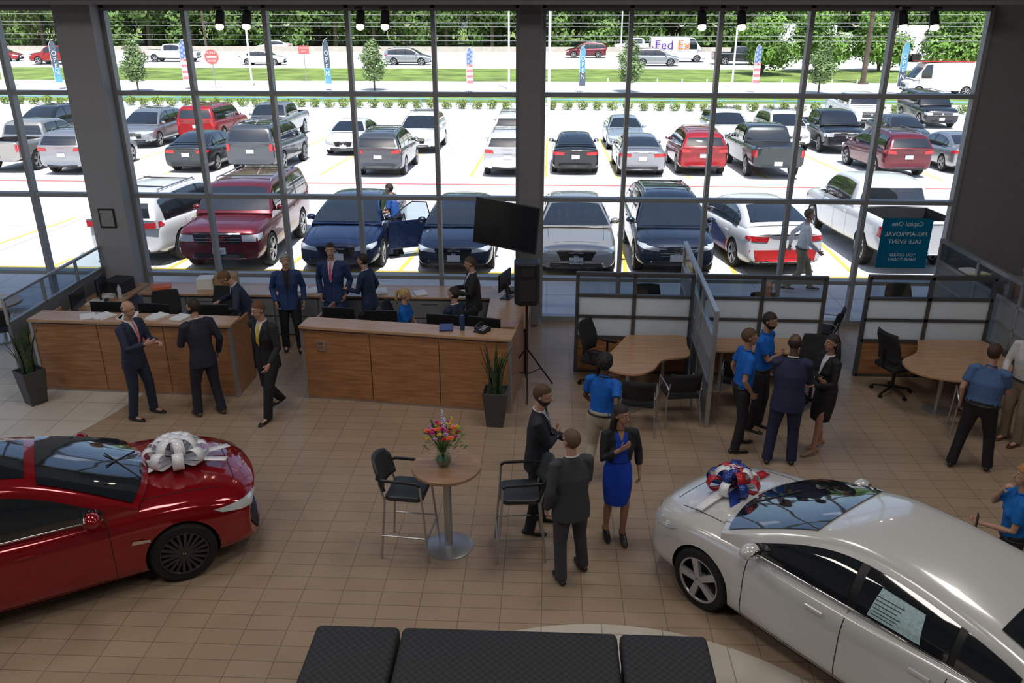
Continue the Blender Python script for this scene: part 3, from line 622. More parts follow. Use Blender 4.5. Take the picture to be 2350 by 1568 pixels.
for T_,n,x,y,h,p,l in [(cu,'suv',-13.6,84.4,0,ps_,'silver suv driving along the highway'),(cu,'suv',9.9,84.3,0,ps_,'silver suv driving along the highway'),(cs,'car',-27.5,83.8,0,pw,'white car driving along the highway'),
 (cu,'suv',3.8,96,180,pm,'dark red suv driving along the highway'),(cp,'pickup_truck',-47.5,84,180,pr_,'red pickup truck driving along the highway'),(cp,'pickup_truck',10,104.5,180,pw,'white pickup truck beyond the highway barrier'),
 (cp,'pickup_truck',18.3,86.5,0,pb,'black pickup truck driving along the highway'),(cs,'car',-33,105,180,pw,'white car beyond the highway barrier'),(cs,'car',-56,88,0,pr_,'red car driving along the highway'),(cp,'pickup_truck',-38,88,0,pw,'white pickup driving along the highway')]:
    X,Y,Z,q=T(x,y-.4); place(T_,n,X,Y,h,p,l,'truck' if 'pick' in n else 'car',scale=1.12)
X,Y,Z,q=T(12.7,89.5)
fx,_=place(cv,'van',X,Y,0,pw,'white delivery van with purple and orange lettering','van',scale=1.15)
text('Fed',1.35,mat('fx_purple',(.12,.03,.3),.5),fx,(-1.55,-1.03,1.7),(rad(84),0,0)); text('Ex',1.35,mat('fx_orange',(.8,.2,.02),.5),fx,(.5,-1.03,1.7),(rad(84),0,0))
X,Y,Z,q=T(25.5,58.4)
fx,_=place(cv,'van',X,Y,180,pw,'white van with red roof stripe on the frontage road','van')
b=MB(); b.box((0,0,2.56),(4.2,1.5,.06)); ob('roof_stripe',b,[M_red],fx)
def truck(x,y,col,label):
    X,Y,Z,q=T(x,y); e=emp('box_truck',(X,Y,Z),0,label,'truck'); e.scale=(1.1,)*3
    b=MB(); b.box((-2,0,2.3),(9,2.5,2.9)); b.box((-2,0,.75),(9,1.6,.25)); ob('cargo_box',b,[col],e,bevel=.05)
    b=MB(); b.prism([(2.8,.6),(5.1,.6),(5.1,1.5),(4.6,2.4),(4.3,2.9),(2.8,2.9)],-1.15,1.15); ob('cab',b,[col],e,rot=(rad(90),0,0),bevel=.06)
    b=MB(); b.box((3.9,-1.16,2.0),(.9,.02,.6)); ob('side_window',b,[M_cglass],e)
    for X in(-5,-3.8,4): 
        b=MB(); b.cyl((X,-1.2,.5),(X,1.2,.5),.5,n=20); ob('wheel',b,[M_tyre],e,smooth=40)
truck(27,94,M_white,'white box truck driving along the highway'); truck(40,91,M_white,'white box truck driving along the highway')
# extras on near cars
def platetext(e,t,front,L,z,lab=True):
    text(t,.10,mat('plate_ink',(.02,.03,.1),.5),e,((L/2+.03) if front else -(L/2+.03),0,z),(rad(90),0,rad(90 if front else -90)))
platetext(ho,'JTG-3496',True,4.80,.42); platetext(gm,'JKX-67',True,5.2,.56)
text('GMC',.22,M_red,gm,(2.64,0,.85),(rad(90),0,rad(90)))
# open door on the blue sedan
b=MB(); b.prism([(-.0,.25),(1.05,.25),(1.08,.93),(0,.93)],-.03,.03); d=ob('open_door',b,[pn],ac,loc=(.85,.93,0),rot=(rad(90),0,rad(180-62)),bevel=.02)
b=MB(); b.prism([(.05,.95),(1.07,.95),(.98,1.32),(.62,1.36),(.4,1.25)],-.012,.012); ob('door_glass',b,[M_pglass],d)
b=MB(); b.rod([(.05,.95,0),(.4,1.25,0),(.62,1.37,0),(.98,1.33,0),(1.08,.94,0)],.016,6); ob('door_frame',b,[M_black],d)
# wrap graphics
b=MB(); cs.patch(b,[(-.86,.34),(.86,.34),(.84,.60),(-.84,.60)],'rear',.01,10,4); cs.patch(b,[(-1.6,.28),(.2,.28),(-.3,.5),(-1.5,.62)],'left',.012,10,5); ob('wrap_graphic',b,[mat('wrap_red',(.6,.03,.03),.3)],wr,smooth=60)
b=MB(); cs.patch(b,[(-.9,.3),(.3,.3),(.0,.85),(-.9,.6)],'left',.016,8,6); ob('wrap_graphic',b,[mat('wrap_blue',(.03,.08,.3),.3)],wr,smooth=60)
text('SparkYourDreams',.22,mat('wrap_blue',(.03,.08,.3)),wr,(.2,.945,.72),(rad(90),0,rad(180)))
# wheel stop
b=MB(); b.prism([(-.12,0),(.12,0),(.08,.13),(-.08,.13)],-.95,.95); ob('wheel_stop',b,[M_conc],loc=(-12.3,19.3,-.045),rot=(rad(90),0,rad(90)),label='low concrete wheel stop on the lot',cat='wheel stop')
# =============== SHOWROOM CARS
RED=dict(SEDAN); RED.update(ss=2,st=[(-2.47,.80,.34,.92,.99),(-2.33,.89,.22,1.0,1.06),(-1.9,.92,.18,.99,1.07),(-1.3,.93,.15,.95,1.03),(-.5,.93,.14,.92,.97),(.4,.93,.14,.90,.96),(1.0,.925,.15,.90,1.0),(1.5,.92,.17,.89,.97),(2.0,.905,.17,.82,.91),(2.3,.87,.18,.73,.83),(2.44,.81,.24,.64,.73)],
  ax=(1.48,-1.40),rw=.345,roof=[(1.12,.98),(.25,1.36),(-.35,1.45),(-1.1,1.36),(-2.0,1.08)],sunroof=(.18,-.7),win=[(.8,-.22),(-.30,-1.1),(-1.16,-1.5)],belt=.94,seams=[.82,-.26,-1.15],rimm=M_rimblk,spk=10,fplate=False,gbow=.2,
  hl=(.46,.62,.83,.66,.85,.75,.50,.73),gr=(.46,.46,.50,.66),lo=(.62,.24,.36),bow=.3)
WH=dict(SEDAN); WH.update(ss=2,st=[(-2.40,.78,.34,.96,1.03),(-2.26,.87,.22,1.02,1.08),(-1.85,.90,.18,1.0,1.09),(-1.3,.91,.15,.96,1.04),(-.5,.91,.14,.93,.98),(.4,.91,.14,.91,.97),(1.0,.905,.15,.91,1.0),(1.45,.90,.17,.88,.97),(1.9,.885,.17,.81,.90),(2.2,.85,.18,.72,.82),(2.33,.79,.24,.63,.71)],
  ax=(1.38,-1.34),rw=.335,roof=[(1.22,.97),(.35,1.34),(-.3,1.42),(-1.2,1.32),(-2.08,1.09)],win=[(.88,-.12),(-.20,-1.0),(-1.06,-1.5)],belt=.95,seams=[.86,-.16,-1.05],yb=.82,yr=.57,spk=5,rst=1,fplate=False,gbow=.2,
  hl=(.44,.60,.81,.66,.83,.75,.48,.71),gr=(.40,.44,.46,.62),lo=(.6,.24,.36),bow=.3,hm='PAINT')
cR=make_car(RED); cW=make_car(WH)
def hero(c,axc,hd,p,label):
    d=V((math.cos(rad(hd)),math.sin(rad(hd)))); ax=c.P['ax'][0]
    return place(c,'car',axc[0]-d.x*ax,axc[1]-d.y*ax,hd,p,label)
eR,oR=hero(cR,(-4.27,8.02),31,mat('paint_deepred',(.30,.006,.012),.1,.35,coat=1),'glossy deep red sedan displayed with a silver bow')
eW,oW=hero(cW,(2.27,7.62),130,mat('paint_pearl',(.66,.655,.65),.2,.1,coat=1),'pearl white sedan displayed with a tricolour gift bow')
for e,c in((eR,cR),(eW,cW)):
    for side,s in(('left',1),('right',-1)):
        b=MB(); prev=None; pts=[]
        zb=c.P['belt']
        w=c.P['win']; xs=[w[0][0]-(w[0][0]-w[-1][1])*i/14 for i in range(15)]
        for x in xs:
            p,d=c.cast(x,zb+.012,side); pts.append(p+d*.02)
        b.rod(pts,.008,6); ob('window_trim',b,[M_chrome],e,smooth=60)
    # wipers
    for y in(-.35,.3):
        b=MB(); p,_=c.cast(c.P['roof'][0][0]+.1,y,'top'); q,_=c.cast(c.P['roof'][0][0]-.2,y-.45 if y>0 else y+.5,'top'); b.rod([p+V((0,0,.02)),q+V((0,0,.03))],.008,6); ob('wiper',b,[M_black],e)
    text('H',.1,M_chrome,e,(c.xf-.02,0,.57),(rad(90),0,rad(90)))
    for ax in c.P['ax']:
        for s in(1,-1): text('H',.05,M_chrome,e,(ax,s*(c.P['st'][5][1]-.012),c.P['rw']),(rad(90),0,rad(180 if s>0 else 0)),name='wheel_badge')
# window sticker on white car's rear door window
b=MB(); cW.patch(b,[(-.32,1.0),(-.78,1.0),(-.74,1.23),(-.36,1.25)],'left',.030,6,4); ob('window_sticker',b,[mat('sticker',(.45,.62,.66),.6,noise=.2,nscale=40)],eW,label='pale blue price sticker sheet')
b=MB()
for k in range(6): cW.patch(b,[(-.35,1.03+k*.03),(-.55-.02*(k%3),1.03+k*.03),(-.55-.02*(k%3),1.036+k*.03),(-.35,1.036+k*.03)],'left',.034,3,1)
ob('lettering',b,[M_dark],eW)
b=MB(); cR.patch(b,[(1.0,.62),(1.18,.60),(1.18,.635),(1.02,.66)],'right',.012,4,1); ob('fender_trim',b,[M_chrome],eR)
for s in ('left','right'):
    b=MB(); cR.patch(b,[(-.95,.19),(1.05,.19),(1.05,.215),(-.95,.215)],s,.02,10,1); ob('sill_trim',b,[M_chrome],eR)
# gift bows
def bow(loc,rz,mats,label,s=1.):
    e=emp('gift_bow',loc,rz,label,'bow')
    def ribbon(path,w,m,nm,tw=0):
        b=MB(); n=len(path); vs=[]
        for i,p in enumerate(path): vs+=[p-SD*w/2,p+SD*w/2]
        b.add(vs,[(2*i,2*i+1,2*i+3,2*i+2) for i in range(n-1)]); o=ob(nm,b,[m],e,smooth=70)
        md=o.modifiers.new('s','SOLIDIFY'); md.thickness=.003
    k=0
    for ring,(cnt,ln,el) in enumerate([(8,.34,14),(7,.27,42),(5,.2,70)]):
        for i in range(cnt):
            a=2*math.pi*(i+.4*ring)/cnt; d=V((math.cos(a)*math.cos(rad(el)),math.sin(a)*math.cos(rad(el)),math.sin(rad(el)))); SD=V((-math.sin(a),math.cos(a),0)); up=SD.cross(d)*-1
            if up.z<0: up=-up
            path=[]
            for j in range(15):
                t=j/14; q=math.sin(math.pi*t); path.append((d*ln*(q**.75)+up*(.085*math.sin(2*math.pi*t))*(1))*s+V((0,0,.05+.03*ring)))
            ribbon(path,.11*s,mats[k%len(mats)],'loop'); k+=1
    for a,l in((.3,.62),(-.35,.55),(2.9,.6),(3.6,.5)):
        SD=V((-math.sin(a),math.cos(a),0)); ribbon([V((math.cos(a)*l*t/8,math.sin(a)*l*t/8,.05-.035*t/8-.0*(t/8)**2)) for t in range(9)],.11,mats[k%len(mats)],'tail'); k+=1
    return e
M_rs=mat('ribbon_silver',(.86,.86,.9),.3,.05); M_rr=mat('ribbon_red',(.5,.02,.03),.3,.1); M_rb=mat('ribbon_blue',(.02,.05,.28),.3,.1)
from math import cos,sin
def onhood(e,c,x,y):
    p,_=c.cast(x,y,'top'); M=Matrix.Translation(e.location)@Matrix.Rotation(e.rotation_euler.z,4,'Z'); return M@p
p=onhood(eR,cR,1.62,.0); b_=bow(p,.5,[M_rs],'large silver ribbon gift bow on the red hood',1.05); b_.rotation_euler=(rad(-4),rad(2),.5)
p=onhood(eW,cW,1.70,.05); b_=bow(p,1.,[M_rr,M_rs,M_rb],'red white and blue ribbon gift bow on the white hood',.85)
# ================================================================= RECEPTION
def desk(name,loc,rz,L,label,logo=False,ret=.7,retside=1):
    e=emp(name,loc,rz,label,'desk'); e.scale=(1,1,1.05)
    b=MB(); n=3
    for i in range(n): b.box(((i+.5)*L/n,.02,.56),(L/n-.012,.04,1.06))
    ob('front_panel',b,[M_wood],e,bevel=.004)
    b=MB(); b.box((L/2,.03,.03),(L-.05,.03,.06)); ob('kick_plate',b,[M_silver],e)
    b=MB(); b.box((L/2,.17,1.145),(L+.06,.42,.04)); b.box((L/2,.17,1.12),(L+.04,.40,.012),mi=1); ob('counter_top',b,[M_woodtop,M_silver],e,bevel=.006)
    b=MB(); b.box((L/2,.62,.74),(L-.05,.66,.035)); ob('worktop',b,[M_woodtop],e,bevel=.004)
    for x in (0,L):
        b=MB(); b.box((x,.03,.56),(.05,.09,1.12)); ob('corner_post',b,[M_silver],e,bevel=.004)
        b=MB(); b.box((x+(.02 if x==0 else -.02),.02+ret/2,.55 if True else 0),(.035,ret,1.08)); ob('side_panel',b,[M_wood],e,bevel=.004)
    if logo:
        b=MB(); b.lathe([(.10,0),(.10,.012),(.085,.014),(.085,0)],4,c=(0,0,0),M=Matrix.Rotation(rad(90),3,'X')@Matrix.Rotation(rad(45),3,'Z'),cap=False); ob('emblem_frame',b,[M_silver],e,loc=(.3,-.005,.86))
        text('H',.17,M_silver,e,(.3,-.012,.86),(rad(90),0,0),sx=1.15,name='emblem')
    return e
desk('reception_desk',(-8.0,11.82,0),rad(-2.3),3.18,'wood-fronted reception counter with pale worktop by the windows',ret=.75)
desk('reception_desk',(-3.72,11.72,0),rad(-7.2),3.22,'wood-fronted reception counter with chrome emblem beside the speaker',True,ret=1.3)
def boxobj(name,c,d,m,label,cat,rz=0,bevel=.004):
    b=MB(); b.box((0,0,d[2]/2),d); return ob(name,b,[m],loc=c,rz=rz,bevel=bevel,label=label,cat=cat)
M_cab=mat('cabinet_grey',(.16,.17,.18),.5)
e=emp('side_counter',(-8.05,13.5,0),0,'side work counter with glass screen, wood top','counter')
b=MB(); b.box((0.05,0,.36),(.6,2.9,.72)); ob('cabinet',b,[M_cab],e); b=MB(); b.box((.05,0,.75),(.75,3.0,.04)); ob('worktop',b,[M_woodtop],e,bevel=.004)
b=MB(); b.box((-.36,-.05,.55),(.05,3.1,1.1)); ob('panel',b,[M_cab],e)
b=MB(); b.box((-.36,-.05,1.3),(.012,3.1,.36)); ob('glass_screen',b,[M_pglass],e)
b=MB(); b.box((-.36,-.05,1.5),(.05,3.14,.04)); b.box((-.36,-.05,1.11),(.05,3.14,.03))
for y in(-1.6,-.55,.5,1.5): b.box((-.36,y,1.3),(.05,.03,.4))
ob('screen_frame',b,[M_silver],e)
e=emp('back_counter',(-4.15,14.6,0),0,'long grey drawer counter with wood top under the windows','counter')
b=MB(); b.box((0,0,.38),(6.6,.55,.74)); ob('carcass',b,[M_cab],e); b=MB(); b.box((0,0,.79),(6.7,.68,.04)); ob('worktop',b,[M_woodtop],e,bevel=.004)
for i in range(8):
    for z in(.2,.56): 
        b=MB(); b.box((-2.9+i*.82,-.285,z),(.79,.02,.33)); o=ob('drawer',b,[mat('drawer_grey',(.24,.25,.26),.45)],e,bevel=.004)
        b=MB(); b.box((-2.9+i*.82,-.305,z+.11),(.3,.015,.015)); ob('handle',b,[M_silver],o)
e=emp('side_counter',(-.65,13.8,0),0,'wood-topped wing counter beside the column','counter')
b=MB(); b.box((.0,-.3,.37),(.6,1.4,.72)); ob('cabinet',b,[M_cab],e); b=MB(); b.box((0,0,.83),(.72,2.1,.04)); ob('worktop',b,[M_woodtop],e,bevel=.004); b=MB(); b.box((.34,-.05,.5),(.04,2.1,1.0)); ob('side_panel',b,[M_wood],e)
def monitor(x,y,z,rz,lit=False):
    e=emp('computer_monitor',(x,y,z),rz,'thin black computer monitor on a stand on the desk','monitor','desk monitors')
    b=MB(); b.box((0,.04,.01),(.24,.18,.015)); b.box((0,.05,.14),(.05,.025,.26)); ob('stand',b,[M_black],e,bevel=.004)
    b=MB(); b.box((0,0,.33),(.52,.03,.32)); ob('housing',b,[M_black],e,bevel=.006)
    b=MB(); b.box((0,-.0165,.33),(.49,.002,.29)); ob('screen',b,[mat('screen',(.015,.018,.022),.15)],e)
for x,y,z,r_ in [(-7.1,12.45,.80,180),(-6.3,12.4,.80,175),(-5.35,12.4,.80,182),(-7.95,13.1,.77,95),(-7.95,13.9,.77,100),(-3.3,12.35,.80,175),(-2.6,12.25,.80,178),(-1.6,12.1,.80,172),(-.75,14.2,.85,250),(-.95,12.0,.80,165)]:
    monitor(x,y,z,rad(r_))
def phone(x,y,z,rz):
    e=emp('desk_phone',(x,y,z),rz,'black desk telephone with keypad and handset','telephone'); b=MB(); b.prism([(-.1,0),(.1,0),(.1,.07),(-.1,.02)],-.09,.09); ob('base',b,[M_black],e,rot=(rad(90),0,0),bevel=.004)
    b=MB(); b.rod([(-.1,.06,.06),(-.06,.06,.1),(.06,.06,.12),(.1,.06,.08)],.02,8); ob('handset',b,[M_black],e,smooth=50)
    b=MB()
    for i in range(3):
        for j in range(4): b.box((-.05+.035*j,-.055+.03*i,.045+.009*j),(.02,.018,.01))
    ob('keypad',b,[mat('key_grey',(.5,.5,.5),.5)],e)
for a in [(-.95,11.58,1.222,1),(-.65,14.5,.85,2),(-7.75,12.7,.77,.3),(-5.0,14.6,.81,2.)]: phone(*a)
for i in range(28):
    x,y,z=[(-7.95+R.uniform(-.15,.15),12.3+R.uniform(0,2.3),.772),(-4.9+R.uniform(-.9,2.6),14.55+R.uniform(-.15,.15),.812),(-6.7+R.uniform(-.6,1.3),11.95,1.225)][i%3]
    b=MB(); b.box((0,0,.004+.004*(i%4)),(.216,.28,.008+.008*(i%4))); ob('paper_stack',b,[M_paper],loc=(x,y,z),rz=R.uniform(-.6,.6),label='loose stack of white printed papers on the counter',cat='papers',group='papers on the counters')
boxobj('cardboard_box',(-5.95,14.62,.81),(.4,.3,.28),mat('cardboard',(.38,.24,.12),.8),'brown cardboard box on the back counter','box',.2)
boxobj('paper_box',(-6.35,14.65,.81),(.3,.28,.2),M_paper,'white carton on the back counter','box',.1)
boxobj('folder',(-7.2,14.6,.812),(.34,.26,.04),mat('orange_folder',(.7,.15,.05),.6),'orange-red file folder on the counter','folder',.4)
boxobj('printer',(-7.95,14.5,.77),(.42,.38,.24),M_dark,'dark office printer on the side counter','printer',1.4,.02)
boxobj('clipboard',(-1.5,11.68,1.222),(.2,.26,.03),mat('navyitem',(.03,.05,.2),.4),'dark blue clipboard on the counter','clipboard',.1)
b=MB(); b.lathe([(.035,0),(.037,.16),(.03,.2),(.014,.22),(.014,.25),(0,.25)],14); ob('sanitizer_bottle',b,[mat('clearbottle',(.6,.65,.7),.2)],loc=(-7.75,14.1,.77),smooth=40,label='clear hand sanitizer pump bottle',cat='bottle')
b=MB(); b.lathe([(.035,0),(.042,.2),(.03,.24),(0,.24)],14); ob('thermos',b,[mat('darkblue_bottle',(.02,.05,.12),.3)],loc=(-1.25,11.62,1.222),smooth=40,label='dark blue drinks tumbler on the counter',cat='tumbler')
# framed notice on column
b=MB(); b.box((0,0,0),(.3,.02,.36)); b.box((0,-.012,0),(.24,.004,.3),mi=1); ob('framed_notice',b,[M_black,mat('notice_grey',(.3,.3,.3),.5)],loc=(-8.15,14.888,2.05),label='small black-framed notice on the grey column',cat='frame')
# office chairs
def office_chair(x,y,rz,label='black mesh office swivel chair'):
    e=emp('office_chair',(x,y,0),rz,label,'chair','office chairs')
    b=MB(); b.cyl((0,0,.1),(0,0,.45),.025)
    for k in range(5):
        a=k*2*math.pi/5; b.rod([(0,0,.12),(.3*cos(a),.3*sin(a),.07)],[.025,.015],6)
    ob('base',b,[M_black],e,smooth=40)
    for k in range(5):
        a=k*2*math.pi/5; b=MB(); b.cyl((.3*cos(a)-.02,.3*sin(a),.03),(.3*cos(a)+.02,.3*sin(a),.03),.03); ob('caster',b,[M_black],e)
    b=MB(); b.prism([(-.24,-.2),(-.2,-.24),(.2,-.24),(.24,-.2),(.24,.2),(.18,.25),(-.18,.25),(-.24,.2)],.45,.52); ob('seat',b,[M_seat],e,bevel=.02)
    b=MB(); vs=[];N=8
    for j in range(N+1):
        t=j/N; z=.58+.5*t; yy=-.24-.06*t+.03*math.sin(t*5); w=.21+.035*math.sin(t*3.1)
        for i in range(7): s=i/3-1; vs.append((w*s,yy+.05*(s*s),z))
    b.add(vs,[(j*7+i,j*7+i+1,(j+1)*7+i+1,(j+1)*7+i) for j in range(N) for i in range(6)]); o=ob('backrest',b,[M_seat],e,smooth=60); o.modifiers.new('s','SOLIDIFY').thickness=.025
    for s in(1,-1):
        b=MB(); b.rod([(s*.2,0,.47),(s*.29,0,.5),(s*.29,0,.68)],.018,6); b.box((s*.29,.03,.7),(.06,.26,.03)); ob('armrest',b,[M_black],e)
    b=MB(); b.rod([(0,-.15,.47),(0,-.27,.5),(0,-.3,.8)],.02,6); ob('back_support',b,[M_black],e)
def guest_chair(x,y,rz):
    e=emp('guest_chair',(x,y,0),rz,'black guest chair with thin metal legs','chair','guest chairs')
    b=MB(); b.prism([(-.23,-.22),(.23,-.22),(.25,.2),(.18,.24),(-.18,.24),(-.25,.2)],.43,.48); ob('seat',b,[M_seat],e,bevel=.02)
    b=MB(); vs=[]
    for j in range(6):
        t=j/5
        for i in range(7): s=i/3-1; vs.append((.235*s,-.25-.08*t+.06*s*s,.55+.3*t))
    b.add(vs,[(j*7+i,j*7+i+1,(j+1)*7+i+1,(j+1)*7+i) for j in range(5) for i in range(6)]); o=ob('backrest',b,[M_seat],e,smooth=60); o.modifiers.new('s','SOLIDIFY').thickness=.03
    for s in(1,-1):
        b=MB(); b.rod([(s*.27,.22,0),(s*.25,.2,.44),(s*.25,.2,.64),(s*.26,-.2,.66),(s*.24,-.26,.6)],.012,6); ob('leg',b,[M_silver],e)
        b=MB(); b.rod([(s*.27,-.28,0),(s*.24,-.2,.44),(s*.23,-.27,.7)],.012,6); ob('leg',b,[M_silver],e)
for a in [(-6.6,13.4,rad(200)),(-5.75,13.65,rad(170)),(-2.95,13.05,rad(20)),(-2.45,13.2,rad(-95)),(-1.52,13.1,rad(55)),(.85,12.35,rad(-120)),(5.5,12.3,rad(-70)),(1.8,14.1,rad(180)),(3.77,13.72,rad(180)),(6.3,14.3,rad(180)),(4.05,11.75,rad(160))]: office_chair(*a)
for a in [(1.35,10.95,rad(-10)),(1.98,11.25,rad(8)),(2.95,11.75,rad(-15)),(6.1,10.95,rad(-20)),(4.85,13.9,rad(60)),(-9.6,13.3,rad(30))]: guest_chair(*a)
# cubicle partitions
M_blk2=mat('partition_black',(.03,.03,.033),.5)
def partition(x0,y0,x1,y1,n,h,label,mid=M_frost,low=M_blk2,fm=M_pframe,rows=((.04,.62,'l'),(.66,.98,'m'),(1.02,1.34,'m'),(1.38,1.68,'g'))):
    L=math.hypot(x1-x0,y1-y0); e=emp('partition',(x0,y0,0),math.atan2(y1-y0,x1-x0),label,'partition'); s=L/n
    k=h/1.74
    b=MB()
    for i in range(n+1): b.box((i*s,0,h/2),(.06,.06,h))
    for z in [.02,.64,1.0,1.36,1.71]: b.box((L/2,0,z*k),(L,.06,.05))
    b.box((L/2,0,h),(L+.05,.065,.03)); ob('frame',b,[fm],e)
    for i in range(n):
        for z0,z1,t in rows:
            b=MB(); b.box(((i+.5)*s,0,(z0+z1)/2*k),(s-.05,.02 if t!='g' else .01,(z1-z0)*k)); ob({'l':'panel','m':'frosted_panel','g':'glass_pane'}[t],b,[{'l':low,'m':mid,'g':M_pglass}[t]],e)
partition(.50,12.92,2.34,12.88,2,1.74,'black-framed office partition with frosted and clear panes',low=M_wood)
partition(2.48,12.88,4.42,12.84,2,1.74,'black-framed office partition with frosted and clear panes',low=M_wood)
partition(2.36,11.0,2.46,14.6,3,1.8,'tall silver-framed cubicle divider with glass top',mid=mat('panel_bluegrey',(.25,.28,.31),.5),low=mat('panel_grey',(.16,.18,.2),.5),fm=M_silver)
partition(5.14,12.95,7.1,12.95,2,1.74,'black-framed office partition with frosted and clear panes',low=M_wood)
partition(7.35,11.2,7.12,15.0,3,1.8,'silver-framed cubicle divider with glass top by the wall',mid=mat('panel_bluegrey',(.2,.23,.27)),low=mat('panel_grey',(.13,.15,.17)),fm=M_silver)
partition(7.34,12.95,10.9,12.95,3,1.74,'silver-framed office partition with glass top by the wall',mid=mat('panel_grey',(.13,.15,.17)),fm=M_silver)
def worktable(poly,label,legs,z=.73):
    cx=sum(p[0] for p in poly)/len(poly); cy=sum(p[1] for p in poly)/len(poly); e=emp('desk',(cx,cy,0),0,label,'desk')
    P=[(x-cx,y-cy) for x,y in poly]; Q=cr([(x,y,0) for x,y in P+[P[0]]],4)[:-1]
    b=MB(); b.prism([(q.x,q.y) for q in Q],z-.035,z); ob('desk_top',b,[M_woodtop],e,bevel=.006)
    for x,y in legs:
        b=MB(); b.cyl((x-cx,y-cy,.01),(x-cx,y-cy,z-.035),.035,n=14); b.cyl((x-cx,y-cy,0),(x-cx,y-cy,.02),.2,n=20); ob('leg',b,[M_silver],e,smooth=40)
worktable([(1.32,12.78),(1.1,12.25),(.88,11.75),(.95,11.38),(1.3,11.22),(1.6,11.42),(1.8,11.8),(2.2,11.95),(2.24,12.4),(2.24,12.78),(1.8,12.8)],'curved light wood desk in the open cubicle',[(1.25,11.6),(1.9,12.5)])
worktable([(2.6,12.7),(2.58,12.2),(3.2,12.2),(4.3,12.15),(4.35,12.7),(3.4,12.74)],'light wood desk against the partition',[(2.8,12.45),(4.1,12.4)])
worktable([(5.98,12.78),(5.75,12.25),(5.4,11.9),(5.45,11.45),(5.95,11.2),(6.5,11.3),(6.95,11.7),(7.02,12.2),(7.0,12.78),(6.5,12.8)],'rounded light wood desk in the far cubicle',[(5.95,11.7),(6.7,12.4)])
# speaker on stand
e=emp('loudspeaker',(-.30,12.1,0),rad(5),'black loudspeaker on a tripod stand beside the desk','speaker')
b=MB(); b.prism([(-.19,.15),(.19,.15),(.19,-.06),(.13,-.16),(-.13,-.16),(-.19,-.06)],1.5,2.16); ob('cabinet',b,[M_black],e,bevel=.02)
b=MB(); b.box((0,-.165,1.75),(.24,.01,.34)); ob('grille',b,[M_dark],e); b=MB(); b.box((0,-.165,2.03),(.2,.012,.12)); ob('horn',b,[M_seat],e)
b=MB(); b.cyl((0,0,.25),(0,0,1.52),.02); ob('stand_pole',b,[M_black],e)
for k in range(3):
    a=k*2.09+.5; b=MB(); b.rod([(0,0,.75),(.5*cos(a),.5*sin(a),.02)],.014,6); b.rod([(0,0,.3),(.28*cos(a),.28*sin(a),.34)],.01,6); ob('tripod_leg',b,[M_black],e)
# television
e=emp('television',(-.72,14.1,2.2),rad(-20),'large black flat television on a wall arm beside the column','television')
e.rotation_euler=(rad(-6),rad(3),rad(-26))
b=MB(); b.box((0,0,0),(1.24,.06,.80)); ob('bezel',b,[M_black],e,bevel=.01)
b=MB(); b.box((0,-.032,.01),(1.2,.004,.75)); ob('screen',b,[mat('tv_screen',(.01,.012,.016),.12)],e)
b=MB(); b.rod([(0,.03,0),(.2,.45,.05),(.05,.86,.05)],.035,8); ob('mount_arm',b,[M_black],e)
# plants
def snake(x,y,label,n=22,s=1):
    e=emp('potted_plant',(x,y,0),R.uniform(0,6),label,'plant')
    b=MB()
    b.lathe([(.17*s,0),(.24*s,.5),(.25*s,.56),(.22*s,.56),(.21*s,.5),(0,.5)],4,M=Matrix.Rotation(rad(45),3,'Z')); ob('planter',b,[mat('planter_dark',(.06,.06,.062),.5)],e,bevel=.008)
    M_sn=mat('snake_leaf',(.045,.085,.035),.5,noise=.5,nscale=14)
    for k in range(n):
        a=R.uniform(0,6.3); r0=R.uniform(.01,.1); h=R.uniform(.4,.8); ln=R.uniform(.02,.2); w=R.uniform(.022,.035); d=V((cos(a),sin(a),0)); sd=V((-sin(a),cos(a),0)); b=MB(); vs=[]
        for j in range(7):
            t=j/6; c=d*(r0+ln*t*t)+V((0,0,.5+h*t)); ww=w*(1.1-.2*t) if t<.7 else w*(1-(t-.7)/.31)
            vs+=[c-sd*ww,c+d*.01,c+sd*ww]
        b.add(vs,[(3*j+i,3*j+i+1,3*j+i+4,3*j+i+3) for j in range(6) for i in range(2)]); ob('leaf',b,[M_sn],e,smooth=60)
snake(-7.9,11.38,'snake plant in a tall dark square planter beside the desk'); snake(-.72,10.98,'snake plant in a tall dark planter at the desk end')
e=emp('round_table',(-9.95,13.9,0),0,'small round wood-topped table by the windows','table'); b=MB(); b.cyl((0,0,.7),(0,0,.74),.42,n=32); ob('table_top',b,[M_woodtop],e,bevel=.006); b=MB(); b.cyl((0,0,.02),(0,0,.7),.04); b.cyl((0,0,0),(0,0,.03),.28,n=24); ob('pedestal',b,[M_silver],e)
